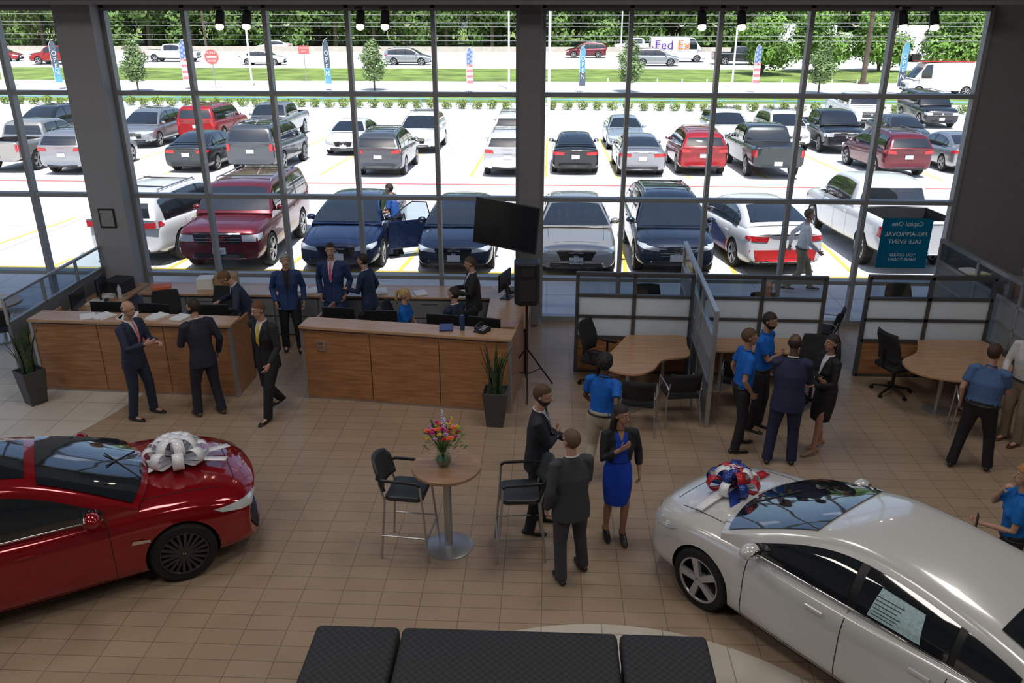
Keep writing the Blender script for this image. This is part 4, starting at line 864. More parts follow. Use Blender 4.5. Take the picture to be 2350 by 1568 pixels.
# bistro table
e=emp('bistro_table',(-1.07,7.97,0),0,'tall round wood-topped bistro table on a steel pedestal','table')
b=MB(); b.lathe([(0,1.02),(.37,1.02),(.385,1.035),(.38,1.06),(0,1.06)],48); ob('table_top',b,[wood('bistro_wood',(.30,.17,.10),(.42,.25,.15),.3)],e,smooth=40)
b=MB(); b.cyl((0,0,.03),(0,0,1.02),.045,n=24); ob('column',b,[M_silver],e,smooth=40)
b=MB(); b.lathe([(.275,0),(.275,.012),(.25,.022),(.05,.035),(0,.035)],48); ob('base_plate',b,[M_silver],e,smooth=40)
def stool(x,y,rz):
    e=emp('bar_stool',(x,y,0),rz,'tall black bar stool with metal frame and armrests','stool','bar stools at the bistro table')
    b=MB(); b.prism([(-.21,-.2),(-.15,-.23),(.17,-.22),(.22,-.17),(.22,.17),(.17,.22),(-.15,.23),(-.21,.2)],.74,.80); ob('seat',b,[mat('vinyl_black',(.03,.034,.04),.45)],e,bevel=.02)
    b=MB(); vs=[]
    for j in range(8):
        t=j/7; w=.17+.06*math.sin(math.pi*(.25+t*.6))
        for i in range(9): s=i/4-1; vs.append((-.25-.10*t+.06*s*s,w*s*(1 if t<.8 else 1-.5*(t-.8)),.86+.34*t-(.04*s*s if t>.8 else 0)))
    b.add(vs,[(j*9+i,j*9+i+1,(j+1)*9+i+1,(j+1)*9+i) for j in range(7) for i in range(8)]); o=ob('backrest',b,[mat('vinyl_black',(.03,.034,.04))],e,smooth=60); o.modifiers.new('s','SOLIDIFY').thickness=.035
    for s in(1,-1):
        b=MB(); b.rod([(-.27,s*.25,0),(-.21,s*.21,.74),(-.27,s*.2,.95)],.013,8); ob('leg',b,[M_silver],e,smooth=40)
        b=MB(); b.rod([(.27,s*.25,0),(.21,s*.22,.74),(.2,s*.25,.97)],.013,8); ob('leg',b,[M_silver],e,smooth=40)
        b=MB(); b.rod([(.2,s*.25,.97),(.16,s*.255,1.0),(-.2,s*.25,1.01),(-.29,s*.2,1.0)],.018,8); ob('armrest',b,[M_black],e,smooth=40)
        b=MB(); b.rod([(.255,s*.24,.3),(-.255,s*.24,.3)],.01,6); ob('rung',b,[M_silver],e)
    b=MB(); b.rod([(.255,-.24,.28),(.255,.24,.28)],.011,6); ob('footrest',b,[M_silver],e)
stool(-1.50,7.93,rad(-6)); stool(-.26,7.93,rad(186))
# vase with flowers
e=emp('flower_vase',(-1.1,7.97,1.06),0,'glass vase of mixed bright flowers on the bistro table','vase')
b=MB(); b.lathe([(.05,0),(.085,.05),(.09,.10),(.06,.17),(.075,.21)],24,cap=False); ob('vase',b,[glassmat('vase_glass',(.75,.88,.82),.2)],e,smooth=60)
b=MB(); b.lathe([(.045,.01),(.078,.05),(.08,.09),(.0,.09)],20); ob('water',b,[mat('stems_water',(.10,.16,.08),.3)],e,smooth=60)
pal=[mat('petal_pink',(.75,.12,.35),.6),mat('petal_orange',(.9,.2,.03),.6),mat('petal_magenta',(.6,.03,.3),.6),mat('petal_yellow',(.75,.6,.05),.6),mat('petal_lilac',(.6,.35,.6),.6),mat('petal_red',(.6,.03,.05),.6)]
M_st=mat('stem_green',(.06,.16,.03),.6)
for k in range(34):
    a=k*2.4; rr=.19*math.sqrt((k+.5)/34); z=.46-1.9*rr*rr+R.uniform(-.04,.05); p=V((rr*cos(a),rr*sin(a),z)); b=MB(); b.rod([(0,0,.1),(p.x*.3,p.y*.3,.22),p],.003,4); ob('stem',b,[M_st],e)
    b=MB(); s=R.uniform(.028,.042); N=8
    for ring in range(3):
        for i in range(N):
            q=2*math.pi*(i+.5*ring)/N; el=.3+.45*ring; d=V((cos(q)*cos(el),sin(q)*cos(el),sin(el))); sd=V((-sin(q),cos(q),0)); 
            b.add([p,p+d*s*.6-sd*s*.35,p+d*s*(1.15-.2*ring),p+d*s*.6+sd*s*.35],[(0,1,2,3)])
    b.ell(p+V((0,0,s*.3)),(s*.4,s*.4,s*.4),8,5); ob('flower',b,[pal[k%6]],e)
b=MB()
for k in range(90):
    a=R.uniform(0,6.3); rr=R.uniform(.03,.22); p=V((rr*cos(a),rr*sin(a),R.uniform(.2,.5)-rr*.4)); d=V((cos(a),sin(a),R.uniform(-.2,.9))).normalized(); sd=V((-sin(a),cos(a),0)); l=R.uniform(.04,.08); b.add([p,p+d*l*.5-sd*l*.2,p+d*l,p+d*l*.5+sd*l*.2],[(0,1,2,3)])
o=ob('foliage',b,[M_st],e); o['kind']='stuff'
for k,(x,y,z,m) in enumerate([(0,.03,.66,mat('petal_white',(.6,.65,.8),.6)),(.03,0,.58,mat('petal_white',(.6,.65,.8))),(.1,.05,.57,pal[3]),(-.12,.02,.54,M_st),(.17,0,.5,pal[3])]):
    b=MB(); b.rod([(0,0,.15),(x,y,z)],.003,4,mi=1)
    for i in range(18): t=.6+.4*i/17; a=i*2.4; b.ell(V((x*t,y*t,.15+(z-.15)*t))+V((cos(a),sin(a),0))*.014*(1.4-t),(.011,.011,.011),6,4)
    ob('flower_spike',b,[m,M_st],e)
# padded benches
def weave():
    m=bpy.data.materials.new('quilted_black'); m.use_nodes=True; nt=m.node_tree; b=nt.nodes['Principled BSDF']; tc=nt.nodes.new('ShaderNodeTexCoord'); c=nt.nodes.new('ShaderNodeTexChecker'); c.inputs['Scale'].default_value=28
    c.inputs['Color1'].default_value=(.016,.016,.019,1); c.inputs['Color2'].default_value=(.030,.030,.035,1); nt.links.new(tc.outputs['Object'],c.inputs[0]); nt.links.new(c.outputs[0],b.inputs['Base Color'])
    bp=nt.nodes.new('ShaderNodeBump'); bp.inputs['Strength'].default_value=.4; nt.links.new(c.outputs[1],bp.inputs['Height']); nt.links.new(bp.outputs[0],b.inputs['Normal']); b.inputs['Roughness'].default_value=.7; return m
MW=weave()
for x0,x1 in((-1.96,-1.225),(-1.205,.655),(.675,1.42)):
    e=emp('padded_bench',((x0+x1)/2,5.15,0),0,'wide padded bench covered in black woven fabric','bench','padded benches')
    b=MB(); b.box((0,0,.66),(x1-x0,1.26,.18)); o=ob('cushion',b,[MW],e); m=o.modifiers.new('b','BEVEL'); m.width=.05; m.segments=4; o.data.polygons.foreach_set('use_smooth',[True]*6)
    b=MB(); b.box((0,0,.32),(x1-x0-.06,1.2,.5)); ob('base',b,[M_seat],e)
    for sx in(-1,1):
        for sy in(-1,1): b=MB(); b.cyl((sx*((x1-x0)/2-.1),sy*.5,0),(sx*((x1-x0)/2-.1),sy*.5,.07),.03); ob('foot',b,[M_black],e)
# window sign
e=emp('window_sign',(6.54,15.215,1.66),0,'teal poster taped to the window, lettering facing outside','sign')
b=MB(); b.box((0,0,0),(.9,.01,.94)); ob('poster',b,[glassmat('poster_teal',(.02,.1,.12),.02,.4,.88,(.06,.28,.34))],e)
for t,z,s in (('Capital One',.36,.115),('PRE-APPROVAL',.17,.112),('SALE EVENT',.03,.112),('YOU COULD',-.22,.08),('DRIVE TODAY',-.31,.08)):
    o=text(t,s,M_white,e,(0,-.008,z),(rad(90),0,0)); o.scale=(-1,1,1)
# ================================================================= PEOPLE
SK=[mat('skin_light',(.50,.28,.20),.55),mat('skin_tan',(.38,.20,.13),.55),mat('skin_dark',(.10,.05,.032),.5)]
def ik(a,t,l1,l2,pole):
    a=V(a);t=V(t); d=t-a; L=min(d.length,(l1+l2)*.995); d.normalize(); x=(L*L+l1*l1-l2*l2)/(2*L); h=math.sqrt(max(0,l1*l1-x*x)); p=V(pole); p=(p-d*p.dot(d)).normalized(); return a+d*x+p*h, a+d*L
def remesh(mb,vx,sm=3):
    def fn(o):
        m=o.modifiers.new('r','REMESH'); m.mode='VOXEL'; m.voxel_size=vx; m.use_smooth_shade=True
        s=o.modifiers.new('s','SMOOTH'); s.iterations=sm; s.factor=.5
    return evalmesh(mb.mesh('t'),fn)
ARM={'down':((.26,.04,.92),(.4,-1,0),(-1,0,0),(0,1,0)),'pocket':((.215,.08,.95),(.55,-1,0),(-1,0,0),(0,1,0)),'front':((.13,.34,1.2),(.5,-.4,-1),(-.4,0,-1),(-1,0,.3)),'point':((.16,.38,1.28),(.5,-.4,-1),(-1,0,0),(0,0,1)),
 'chest':((.03,.21,1.34),(.8,-.2,-1),(0,-1,0),(0,0,1)),'fold':((-.1,.2,1.2),(.8,.1,-.8),(0,-1,0),(0,0,1)),'desk':((.22,.46,1.14),(.8,-.4,-.6),(0,0,-1),(-1,0,0)),'back':((.04,-.2,.98),(1,-.4,0),(0,1,0),(-1,0,0)),
 'chin':((.06,.17,1.47),(.6,.2,-1),(-.3,-1,0),(-1,0,0)),'hold':((.12,.3,1.12),(.6,-.4,-1),(0,0,1),(1,0,0)),'swing':((.26,.28,1.0),(.3,-1,0),(-1,0,0),(0,1,0)),'swingb':((.28,-.2,.96),(.3,-1,0),(-1,0,0),(0,1,0)),'lap':((.12,.3,.98),(.8,-.4,-.6),(0,0,-1),(-1,0,0))}
PC=[0]
def person(x,y,face,h,label,top='suit',tc=(.012,.016,.03),bc=None,shirt=(.6,.6,.62),tie=None,hair='short',hc=(.03,.018,.012),skin=0,arms=('down','down'),feet=None,lean=2,hy=0,hp=0,sit=False,heels=False,beard=False,z0=0,wide=1.,female=False,shoe=(.012,.011,.01)):
    PC[0]+=1; k=h/1.8; e=emp('person',(x,y,z0),rad(face),label,'person'); bc=bc or tc
    if feet is None: feet=[(-.11,.38 if sit else .02,0),(.11,.38 if sit else -.02,0)]
    stride=abs(feet[0][1]-feet[1][1])
    pz=.56 if sit else .96+(.055 if heels else 0)-(.03 if stride>.3 else 0); P=V((0,0,pz)); Rm=Matrix.Rotation(rad(-lean),3,'X')
    U=lambda p:P+Rm@(V(p)-V((0,0,.96)))
    Hm=Matrix.Translation(U((0,.0,1.56)))@Rm.to_4x4()@Matrix.Rotation(rad(hy),4,'Z')@Matrix.Rotation(rad(-hp),4,'X')
    HD=lambda p:Hm@(V(p)-V((0,0,1.56)))
    Hr=Hm.to_3x3()
    sw=.17 if female else .19
    an=[];kn=[];hips=[]
    dress=top in('dress','skirtsuit','cardi')
    for i,s in enumerate((-1,1)):
        hp_=P+V((s*.09,0,-.035)); A=V((feet[i][0],feet[i][1],.085+feet[i][2]+(.06 if heels else 0))); K,A2=ik(hp_,A,.432,.414,(s*.12,1,0)); an.append(A2);kn.append(K);hips.append(hp_)
    sh=[U((s*sw,0,1.44)) for s in(-1,1)]; el=[];wr=[];arm=[]
    for i,s in enumerate((-1,1)):
        a=ARM[arms[i]] if isinstance(arms[i],str) else arms[i]; t=V(a[0]); t.x*=s
        if isinstance(arms[i],str): t=U(t) if arms[i] not in('desk',) else P+(t-V((0,0,.96)))
        po=V(a[1]);po.x*=s;nn=V(a[2]);nn.x*=s;th=V(a[3]);th.x*=s; E,Wp=ik(sh[i],t,.30,.265,Rm@po); el.append(E);wr.append(Wp);arm.append((Rm@nn,Rm@th))
    # body
    b=MB()
    b.rt([U(p) for p in((0,0,.90),(0,0,1.0),(0,0,1.12),(0,.01,1.28),(0,0,1.42),(0,-.005,1.49))],[(.13,.09),(.13,.09),(.115,.08),(.14,.095),(.13,.07),(.06,.06)])
    b.rt([U((0,-.01,1.45)),U((0,0,1.53)),HD((0,.005,1.61))],[(.062,.062),(.053,.056),(.05,.056)])
    b.ell(HD((0,-.002,1.712)),(.076,.094,.098),16,12,Hr); b.ell(HD((0,.03,1.655)),(.06,.068,.075),14,10,Hr); b.ell(HD((0,.065,1.60)),(.03,.03,.022),10,8,Hr)
    b.rt([HD((0,.088,1.715)),HD((0,.105,1.69)),HD((0,.118,1.668))],[(.008,.008),(.011,.011),(.016,.013)],ref=V((1,0,0)),n=8)
    b.ell(HD((0,.085,1.735)),(.045,.012,.009),10,6,Hr); b.ell(HD((0,.093,1.635)),(.024,.01,.011),10,6,Hr)
    for s in(-1,1): b.ell(HD((s*.079,0,1.69)),(.011,.02,.032),8,8,Hr)
    lk=1. if dress else .74
    for i,s in enumerate((-1,1)):
        b.rt([sh[i]-V((s*.03,0,0)),sh[i],(sh[i]+el[i])/2,el[i],(el[i]*.6+wr[i]*.4),wr[i]],[(.045,.045),(.048,.048),(.043,.043),(.036,.036),(.034,.034),(.024,.021)],ref=V((.31,.95,.1)) if abs((el[i]-sh[i]).normalized().y)<.9 else V((0,0,1)),n=10)
        d=(wr[i]-el[i]).normalized(); nn,th=arm[i]; nn=(nn-d*nn.dot(d)).normalized(); th=(th-d*th.dot(d)-nn*th.dot(nn)); th=th.normalized() if th.length>.05 else d.cross(nn)
        w0=wr[i]; b.rt([w0-d*.01,w0+d*.03,w0+d*.065,w0+d*.09],[(.024,.018),(.034,.017),(.038,.016),(.036,.013)],ref=nn,n=10)
        for f,(o_,l_) in enumerate(((.028,.07),(.0095,.078),(-.0095,.073),(-.027,.058))):
            q=w0+d*.088+th*o_; c1=.35+.1*f; q1=q+(d*cos(c1)+nn*sin(c1))*l_*.5; q2=q1+(d*cos(c1+.6)+nn*sin(c1+.6))*l_*.5; b.rt([q-d*.02,q,q1,q2],[(.0085,.0085),(.009,.009),(.0085,.0085),(.0075,.0075)],ref=th,n=8)
        q=w0+d*.03+th*.026; q1=q+(d*.65+th*.6+nn*.3).normalized()*.04; q2=q1+(d*.9+th*.2+nn*.3).normalized()*.03; b.rt([q-th*.01,q,q1,q2],[(.011,.011),(.011,.011),(.010,.010),(.008,.008)],ref=nn,n=8)
        cm=(kn[i]*.65+an[i]*.35)-V((0,.012,0)); rl=V((1,.02,0))
        b.rt([hips[i],(hips[i]+kn[i])/2,kn[i],cm,an[i]+V((0,0,.05)),an[i]-V((0,0,.03))],[(q1_*lk,q1_*lk) for q1_ in(.083,.070,.052,.052,.036)]+[(.036*(lk if lk<1 else 1)+.006,.038)],ref=rl,n=12)
        b.rt([an[i]+V((0,-.045,-.045)),an[i]+V((0,.05,-.04-(.03 if heels else 0))),an[i]+V((0,.15,-.06-(.05 if heels else 0)))],[(.028,.024),(.033,.024),(.032,.014)],ref=V((0,0,1)),n=10)
    def fin(me,name,m,par=e,sm=None):
        me.transform(Matrix.Scale(k,4)); me.materials.clear(); me.materials.append(m)
        me.polygons.foreach_set('use_smooth',[True]*len(me.polygons)); o=bpy.data.objects.new(name,me); COL.objects.link(o); o.parent=par; return o
    body=fin(remesh(b,.0075,2),'body',SK[skin])
    cl=lambda n,c,r=.75:mat('cloth_%02x%02x%02x'%tuple(int(255*min(1,q)) for q in c),c,r,noise=.12,nscale=30)
    # trousers / skirt
    if not dress:
        b=MB(); b.rt([U((0,0,1.04)),P+V((0,0,.02)),P+V((0,0,-.07))],[(.165*wide,.125*wide),(.175*wide,.13*wide),(.15,.115)],n=14,caps=(0,1))
        for i in range(2):
            hem=an[i]+V((0,-.005,-.04)); rl=V((1,.02,0))
            b.rt([hips[i],(hips[i]*.6+kn[i]*.4),kn[i],(kn[i]+hem)/2,hem],[(.098,.115),(.092,.1),(.072,.076),(.066,.070),(.062,.07)],ref=rl,n=12,caps=(1,0))
        fin(remesh(b,.013,3),'trousers',cl('t',bc))
    else:
        b=MB(); hz=pz-.96; zt=.50+hz; kx=(kn[0].x+kn[1].x)/2; ky=(kn[0].y+kn[1].y)/2
        rr=[(U((0,.01,1.30)),(.155,.118)),(U((0,0,1.1)),(.138,.108)),(P,(.178,.14)),(V((0,ky*.3,.78+hz)),(.185,.15)),(V((kx,ky*.6,.62+hz)),(.172,.14)),(V((kx,ky*.7,zt)),(.158,.13))]
        if top=='skirtsuit': rr=rr[1:]
        b.rt([a_ for a_,_ in rr],[q_ for _,q_ in rr],n=18,caps=(0,0)); fin(remesh(b,.012,2),'skirt' if top=='skirtsuit' else 'dress',cl('t',bc))
    # shoes
    for i in range(2):
        b=MB(); A=an[i]; f=-.03 if heels else 0
        b.rt([A+V((0,-.065,-.05)),A+V((0,-.02,-.043)),A+V((0,.07,-.055+f)),A+V((0,.15,-.065+f*1.7)),A+V((0,.19,-.068+f*1.8))],[(.034,.030),(.04,.036),(.045,.028),(.042,.02),(.025,.014)],ref=V((0,0,1)),n=12)
        if heels: b.cyl(A+V((0,-.06,-.05)),A+V((0,-.055,-.14)),.014,.006,8)
        fin(remesh(b,.009,2),'shoe',cl('s',shoe,.4))
    # top
    b=MB(); J=top in('suit','skirtsuit','cardi'); pl=top in('polo','dress'); g=.014 if J else .006
    if J: rg=[((0,.0,.80 if not female else .9),(.195*wide,.145*wide)),((0,0,.93),(.19*wide,.14*wide)),((0,.0,1.1),((.165 if not female else .15)*wide,.125*wide)),((0,.01,1.28),(.19*wide,.135*wide)),((0,0,1.41),(.185,.105)),((0,-.01,1.475),(.11,.075)),((0,-.01,1.51),(.075,.068))]
    else: rg=[((0,0,.97),(.175*wide,.128*wide)),((0,.01,1.08),((.165 if not female else .14)*wide,.125*wide)),((0,.015,1.28),(.178*wide,.128*wide)),((0,0,1.41),(.175,.098)),((0,-.01,1.475),(.10,.07)),((0,-.01,1.50),(.068,.064))]
    if top=='cardi': rg=[((0,0,1.09),(.16,.128))]+rg[3:]
    if top=='skirtsuit': rg=rg[1:]; rg[0]=((0,0,.97),(.185,.145))
    b.rt([U(p) for p,_ in rg],[q for _,q in rg],n=18,caps=(0,0))
    if female: 
        for s in(-1,1): b.ell(U((s*.075,.095,1.27)),(.065,.055,.06))
    for i,s in enumerate((-1,1)):
        rf=V((.31,.95,.1)) if abs((el[i]-sh[i]).normalized().y)<.9 else V((0,0,1))
        if pl: m_=sh[i]+(el[i]-sh[i])*.68; b.rt([sh[i]-V((s*.05,0,-.01)),sh[i],m_],[(.06,.06),(.066,.066),(.064,.064)],ref=rf,n=12,caps=(1,0))
        else: b.rt([sh[i]-V((s*.05,0,-.01)),sh[i],(sh[i]+el[i])/2,el[i],(el[i]+wr[i])/2,wr[i]-(wr[i]-el[i])*(.05 if top!='cardi' else .3)],[(.06+g*.3,.06+g*.3),(.06+g*.5,.06+g*.5),(.054+g*.5,.054+g*.5),(.046+g*.6,.046+g*.6),(.043+g*.5,.043+g*.5),(.036+g*.4,.036+g*.4)],ref=rf,n=12,caps=(1,0))
    tm=remesh(b,.011,3)
    bv=BVHTree.FromPolygons([tuple(v.co) for v in tm.vertices],[tuple(p.vertices) for p in tm.polygons])
    fin(tm,{'suit':'jacket','skirtsuit':'jacket','polo':'polo_shirt','shirt':'shirt','dress':'dress_top','cardi':'cardigan'}[top],cl('j',tc))
    def chest(cs,off,name,m,nu=4,nv=10):
        vs=[]
        for j in range(nv+1):
            for i in range(nu+1):
                s,t=i/nu,j/nv; a=[(1-t)*((1-s)*cs[0][q]+s*cs[1][q])+t*((1-s)*cs[3][q]+s*cs[2][q]) for q in(0,1)]
                hh=bv.ray_cast(U((a[0],.6,a[1])),Rm@V((0,-1,0)))
                q=hh[0] if hh[0] is not None and hh[3]<.68 else U((a[0],.07,a[1])); vs.append(q+Rm@V((0,off,0)))
        mm=MB(); mm.add(vs,[(j*(nu+1)+i,j*(nu+1)+i+1,(j+1)*(nu+1)+i+1,(j+1)*(nu+1)+i) for j in range(nv) for i in range(nu)]); fin(mm.mesh(name),name,m)
    if top=='cardi':
        chest([(-.075,1.485),(.075,1.485),(.07,1.30),(-.07,1.30)],.005,'dress_front',cl('x',bc),6,8); chest([(-.07,1.30),(.07,1.30),(.10,1.10),(-.10,1.10)],.006,'dress_front',cl('x',bc),6,8)
        chest([(-.05,1.53),(.05,1.53),(.006,1.40),(-.006,1.40)],.008,'neckline',SK[skin],4,6)
    elif J:
        chest([(-.055,1.50),(.055,1.50),(.004,1.17),(-.004,1.17)],.004,'shirt',cl('x',shirt))
        if tie: chest([(-.014,1.495),(.014,1.495),(.026,1.21),(-.026,1.21)],.009,'tie',cl('y',tie))
        lp=tuple(c*.6+.003 for c in tc)
        for s in(-1,1): chest([(s*.055,1.495),(s*.095,1.44),(s*.05,1.28),(s*.006,1.17)],.007,'lapel',cl('l',lp),2,8)
        chest([(-.003,1.17),(.003,1.17),(.012,.98 if female else .86),(.006,.98 if female else .86)],.002,'jacket_edge',cl('l',(.002,.002,.003)),1,6)
    if (J and top!='cardi') or top in('shirt','polo'):
        c=MB(); pts=[U((.062*cos(q),.06*sin(q)-.005,1.515-.015*sin(q))) for q in [2*math.pi*i/16 for i in range(17)]]; c.rod(pts,.011,6); fin(c.mesh('collar'),'collar',cl('x',shirt if J else tc))
    if not dress and not J:
        c=MB(); pts=[U((.172*wide*cos(q),.13*wide*sin(q),.985)) for q in [2*math.pi*i/20 for i in range(21)]]; c.rod(pts,.016,6); fin(c.mesh('belt'),'belt',M_black)
    # face
    for s in(-1,1):
        c=MB(); c.ell(HD((s*.031,.083,1.708)),(.013,.01,.009),8,6,Hr); fin(c.mesh('eye'),'eye',mat('eye_white',(.6,.58,.55),.3))
        c=MB(); c.ell(HD((s*.031,.0905,1.708)),(.006,.004,.006),8,6,Hr); fin(c.mesh('iris'),'iris',M_black)
        c=MB(); c.ell(HD((s*.033,.093,1.730)),(.018,.005,.004),8,5,Hr); fin(c.mesh('eyebrow'),'eyebrow',cl('h',hc))
    c=MB(); c.ell(HD((0,.1005,1.635)),(.022,.005,.006),8,5,Hr); fin(c.mesh('mouth'),'mouth',mat('lips',(.25,.07,.06),.5))
    # hair
    c=MB()
    src=MB(); R_=(.086,.104,.107) if hair!='curly' else (.102,.118,.125); src.ell((0,-.006,1.716),R_,28,20)
    if hair=='bald': src=MB(); src.ell((0,-.004,1.70),(.080,.097,.09),28,20)
    vs=src.v; keep=[]
    for f in src.f:
        cc=sum((vs[i] for i in f),V())/4; yy=cc.y;zz=cc.z
        if hair=='bald': ok=(zz<1.725 and zz>1.64 and yy<.0)
        else:
            ok=(zz>1.755-.15*max(0,-yy+.03)) or (yy<.02 and zz>1.645) or (yy<-.03 and zz>1.61)
            if hair=='long': ok=ok or (yy<.02)
            if yy>.05 and zz<1.765: ok=False
        if ok: keep.append(f)
    c.add(vs,keep)
    if hair=='curly':
        for i in range(60):
            d=V((R.gauss(0,1),R.gauss(0,1),R.gauss(0,1))).normalized()
            if d.z>-.25 and not(d.y>.45 and d.z<.35): c.ell(V((d.x*.088,-.006+d.y*.104,1.716+d.z*.11)),(.027,.027,.025),7,5)
    if hair=='long':
        for i in range(15):
            q=rad(-20-140*i/14); cx,cy=.08*cos(q),.085*sin(q)-.01; c.rod([(cx,cy,1.72),(cx*1.05,cy*1.05,1.6),(cx*1.15,cy*1.1-.01,1.48),(cx*1.05,cy*1.1-.015,1.32)],[.022,.026,.028,.012],7)
    if hair=='pony':
        c.rod([(0,-.10,1.76),(0,-.15,1.74),(0,-.16,1.6),(0,-.13,1.5)],[.02,.03,.028,.01],8)
    hm_=c.mesh('hair'); hm_.transform(Hm@Matrix.Translation(V((0,0,-1.56)))); fin(hm_,'hair',mat('hair_%02x%02x'%(int(hc[0]*255),int(hc[1]*255)),hc,.7,noise=.3,nscale=40))
    if beard:
        c=MB(); src=MB(); src.ell((0,.032,1.652),(.067,.074,.08),20,16)
        c.add(src.v,[f for f in src.f if (lambda q:q.z<1.655 and q.y>-.02 and not(abs(q.x)<.027 and q.y>.08 and q.z>1.625))(sum((src.v[i] for i in f),V())/4)]); bm_=c.mesh('beard'); bm_.transform(Hm@Matrix.Translation(V((0,0,-1.56)))); fin(bm_,'beard',mat('beard_dark',(.03,.018,.012),.8))
    return e,wr,k
NV=(.018,.027,.06);BK=(.010,.010,.013);BL=(.0,.11,.5);GY=(.045,.048,.058)
person(-6.02,11.0,-105,1.83,'person in navy suit and pink tie gesturing with both hands',tc=NV,tie=(.7,.15,.2),hair='bald',hc=(.1,.07,.05),arms=('front','point'),feet=[(-.16,.06,0),(.16,-.04,0)],lean=3,hp=8)
person(-5.03,11.1,48,1.82,'person in dark navy suit standing at the counter',tc=(.016,.018,.035),beard=True,arms=('front','down'),hy=25,shoe=(.1,.045,.02),feet=[(-.16,.08,0),(.14,-.08,0)],lean=5)
person(-4.08,11.15,158,1.85,'person in black suit and yellow tie walking',tc=BK,tie=(.6,.4,.02),hc=(.12,.05,.02),arms=('swing','swingb'),feet=[(-.08,.24,0),(.09,-.28,.06)],hp=8,lean=4,hy=-12)
person(-4.95,12.95,115,1.80,'person in dark blue suit leaning on the counter',tc=NV,hc=(.14,.07,.03),arms=('desk','desk'),lean=22,hp=25)
person(-4.50,13.65,-165,1.78,'person in royal blue jacket and black shirt standing',tc=(.02,.05,.17),bc=BK,shirt=BK,hair='short',hc=(.3,.3,.3),arms=('down','pocket'),feet=[(-.13,.06,0),(.13,-.04,0)],hy=15)
person(-3.75,13.9,178,1.90,'tall person in blue suit and pink tie standing behind the desk',tc=(.015,.04,.13),tie=(.6,.1,.25),arms=('pocket','pocket'),hy=10)
person(-3.12,13.85,80,1.72,'person in navy suit leaning against the back counter',tc=(.016,.03,.08),arms=('front','pocket'),lean=6)
person(-2.45,13.25,-95,1.68,'seated person in bright blue polo with blonde ponytail',top='polo',tc=(0,.12,.5),bc=BK,hair='pony',hc=(.5,.33,.12),sit=True,female=True,arms=('lap','lap'),lean=6)
person(-1.52,13.15,55,1.76,'seated person in navy suit at the desk',tc=NV,sit=True,arms=('lap','lap'),hc=(.03,.02,.015),hy=20)
person(-1.28,13.85,105,1.70,'person in dark jacket standing near the column',tc=(.02,.018,.018),shirt=(.5,.5,.55),arms=('front','front'),wide=1.1,hc=(.08,.05,.03),hp=12)
person(-.08,8.38,-95,1.86,'bearded person in dark suit listening',tc=(.014,.016,.024),tie=(.15,.17,.3),beard=True,hc=(.08,.04,.02),arms=('hold','fold'),hy=-10,feet=[(-.14,.05,0),(.15,-.06,0)],hp=10)
person(.29,7.47,22,1.77,'person in charcoal grey suit with back turned',tc=GY,hc=(.12,.07,.04),wide=1.12,arms=('down','front'),feet=[(-.12,-.06,0),(.2,.08,0)],hy=22,lean=3)
person(.72,9.6,-25,1.72,'person in bright blue polo and khaki trousers walking',top='polo',tc=BL,bc=(.42,.37,.28),hair='curly',hc=(.012,.01,.008),skin=2,arms=('swing','swingb'),feet=[(-.09,-.26,.05),(.08,.26,0)],lean=5)
w1=person(.83,8.22,-172,1.66,'person in cobalt blue dress and black cardigan with long dark hair',top='cardi',tc=BK,bc=(0,.05,.50),hair='long',hc=(.02,.012,.01),skin=1,arms=('down','chest'),female=True,heels=True,hy=35,feet=[(-.09,.06,0),(.1,-.05,0)])
person(2.66,10.4,-85,1.78,'person in bright blue polo and black trousers',top='polo',tc=BL,bc=BK,arms=('down','pocket'),hc=(.09,.05,.025),skin=1,feet=[(-.14,.1,0),(.14,-.05,0)],hy=-10)
person(3.05,11.0,-125,1.80,'person in bright blue polo standing in a group',top='polo',tc=BL,bc=BK,arms=('down','fold'),beard=True,hc=(.02,.014,.01),skin=1,hp=8)
person(3.17,10.0,-12,1.85,'bald person in navy suit with back turned',tc=(.016,.022,.065),hair='bald',hc=(.02,.012,.01),skin=2,arms=('fold','front'),feet=[(-.16,0,0),(.15,.05,0)],wide=1.1,hp=10,lean=3)
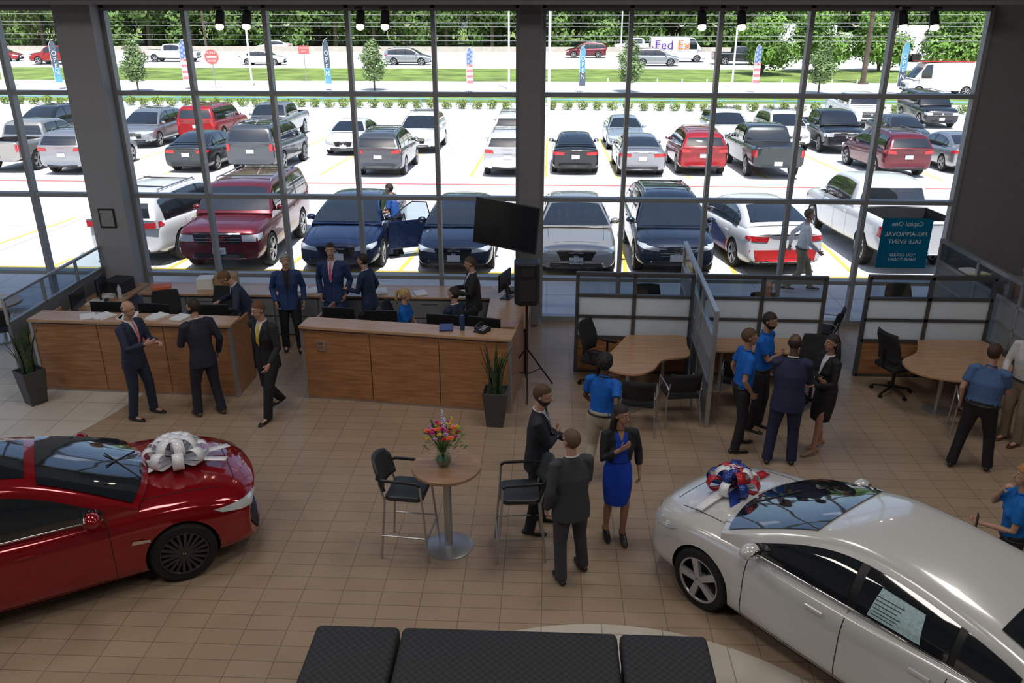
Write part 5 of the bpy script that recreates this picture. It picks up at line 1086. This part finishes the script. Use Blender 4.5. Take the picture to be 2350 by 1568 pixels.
person(3.78,10.35,105,1.68,'person in black skirt suit with long dark hair',top='skirtsuit',tc=BK,bc=BK,hair='long',hc=(.015,.01,.008),skin=1,female=True,heels=True,arms=('hold','fold'),shoe=(.3,.16,.1),feet=[(-.1,.14,0),(.1,-.08,0)])
person(5.66,10.0,-35,1.76,'person in blue shirt and black trousers with back turned',top='polo',tc=(.06,.12,.27),bc=BK,hc=(.05,.02,.012),wide=1.22,arms=('down','front'),feet=[(-.2,-.08,0),(.22,.08,0)],hy=-20,lean=4)
person(6.58,10.75,120,1.80,'person in white shirt and tan trousers',top='shirt',tc=(.55,.53,.52),bc=(.25,.19,.13),arms=('down','hold'),hc=(.2,.18,.16),shoe=(.1,.04,.02))
w2=person(4.65,7.15,70,1.66,'person in bright blue sleeveless top raising a hand to the chin',top='polo',tc=(0,.14,.5),bc=BK,hair='curly',hc=(.35,.16,.05),skin=0,female=True,arms=('hold','chin'))
person(5.35,17.3,-95,1.80,'person in white shirt and khaki trousers walking outside',top='shirt',tc=(.8,.8,.82),bc=(.26,.23,.15),hc=(.15,.1,.06),arms=('swingb','swing'),feet=[(-.08,.3,0),(.08,-.26,.05)],z0=.02,lean=4)
person(3.77,13.75,180,1.75,'seated bald person behind the partition',tc=(.2,.22,.25),hair='bald',hc=(.2,.17,.15),sit=True,arms=('lap','lap'),top='shirt')
person(8.0,13.7,120,1.78,'person in orange shirt behind the partition',top='polo',tc=(.6,.14,.06),bc=BK,arms=('front','front'))
person(-3.68,19.9,80,1.78,'person in blue shirt standing at the open car door',top='polo',tc=(.02,.1,.4),bc=BK,arms=('front','front'),lean=12,z0=lowered_z(19.9))
# phones in hands
def phone_in(w,i,label):
    e,wr,k=w; p=e.matrix_basis@(wr[i]*k); d=Matrix.Rotation(e.rotation_euler.z,3,'Z')
    b=MB(); b.box((0,0,0),(.075,.012,.15)); ob('mobile_phone',b,[M_black],loc=tuple(p+d@V((0,.08,.02))),rz=e.rotation_euler.z,bevel=.004,label=label,cat='phone')
phone_in(w2,0,'black mobile phone held in a hand')
bpy.context.view_layer.update()
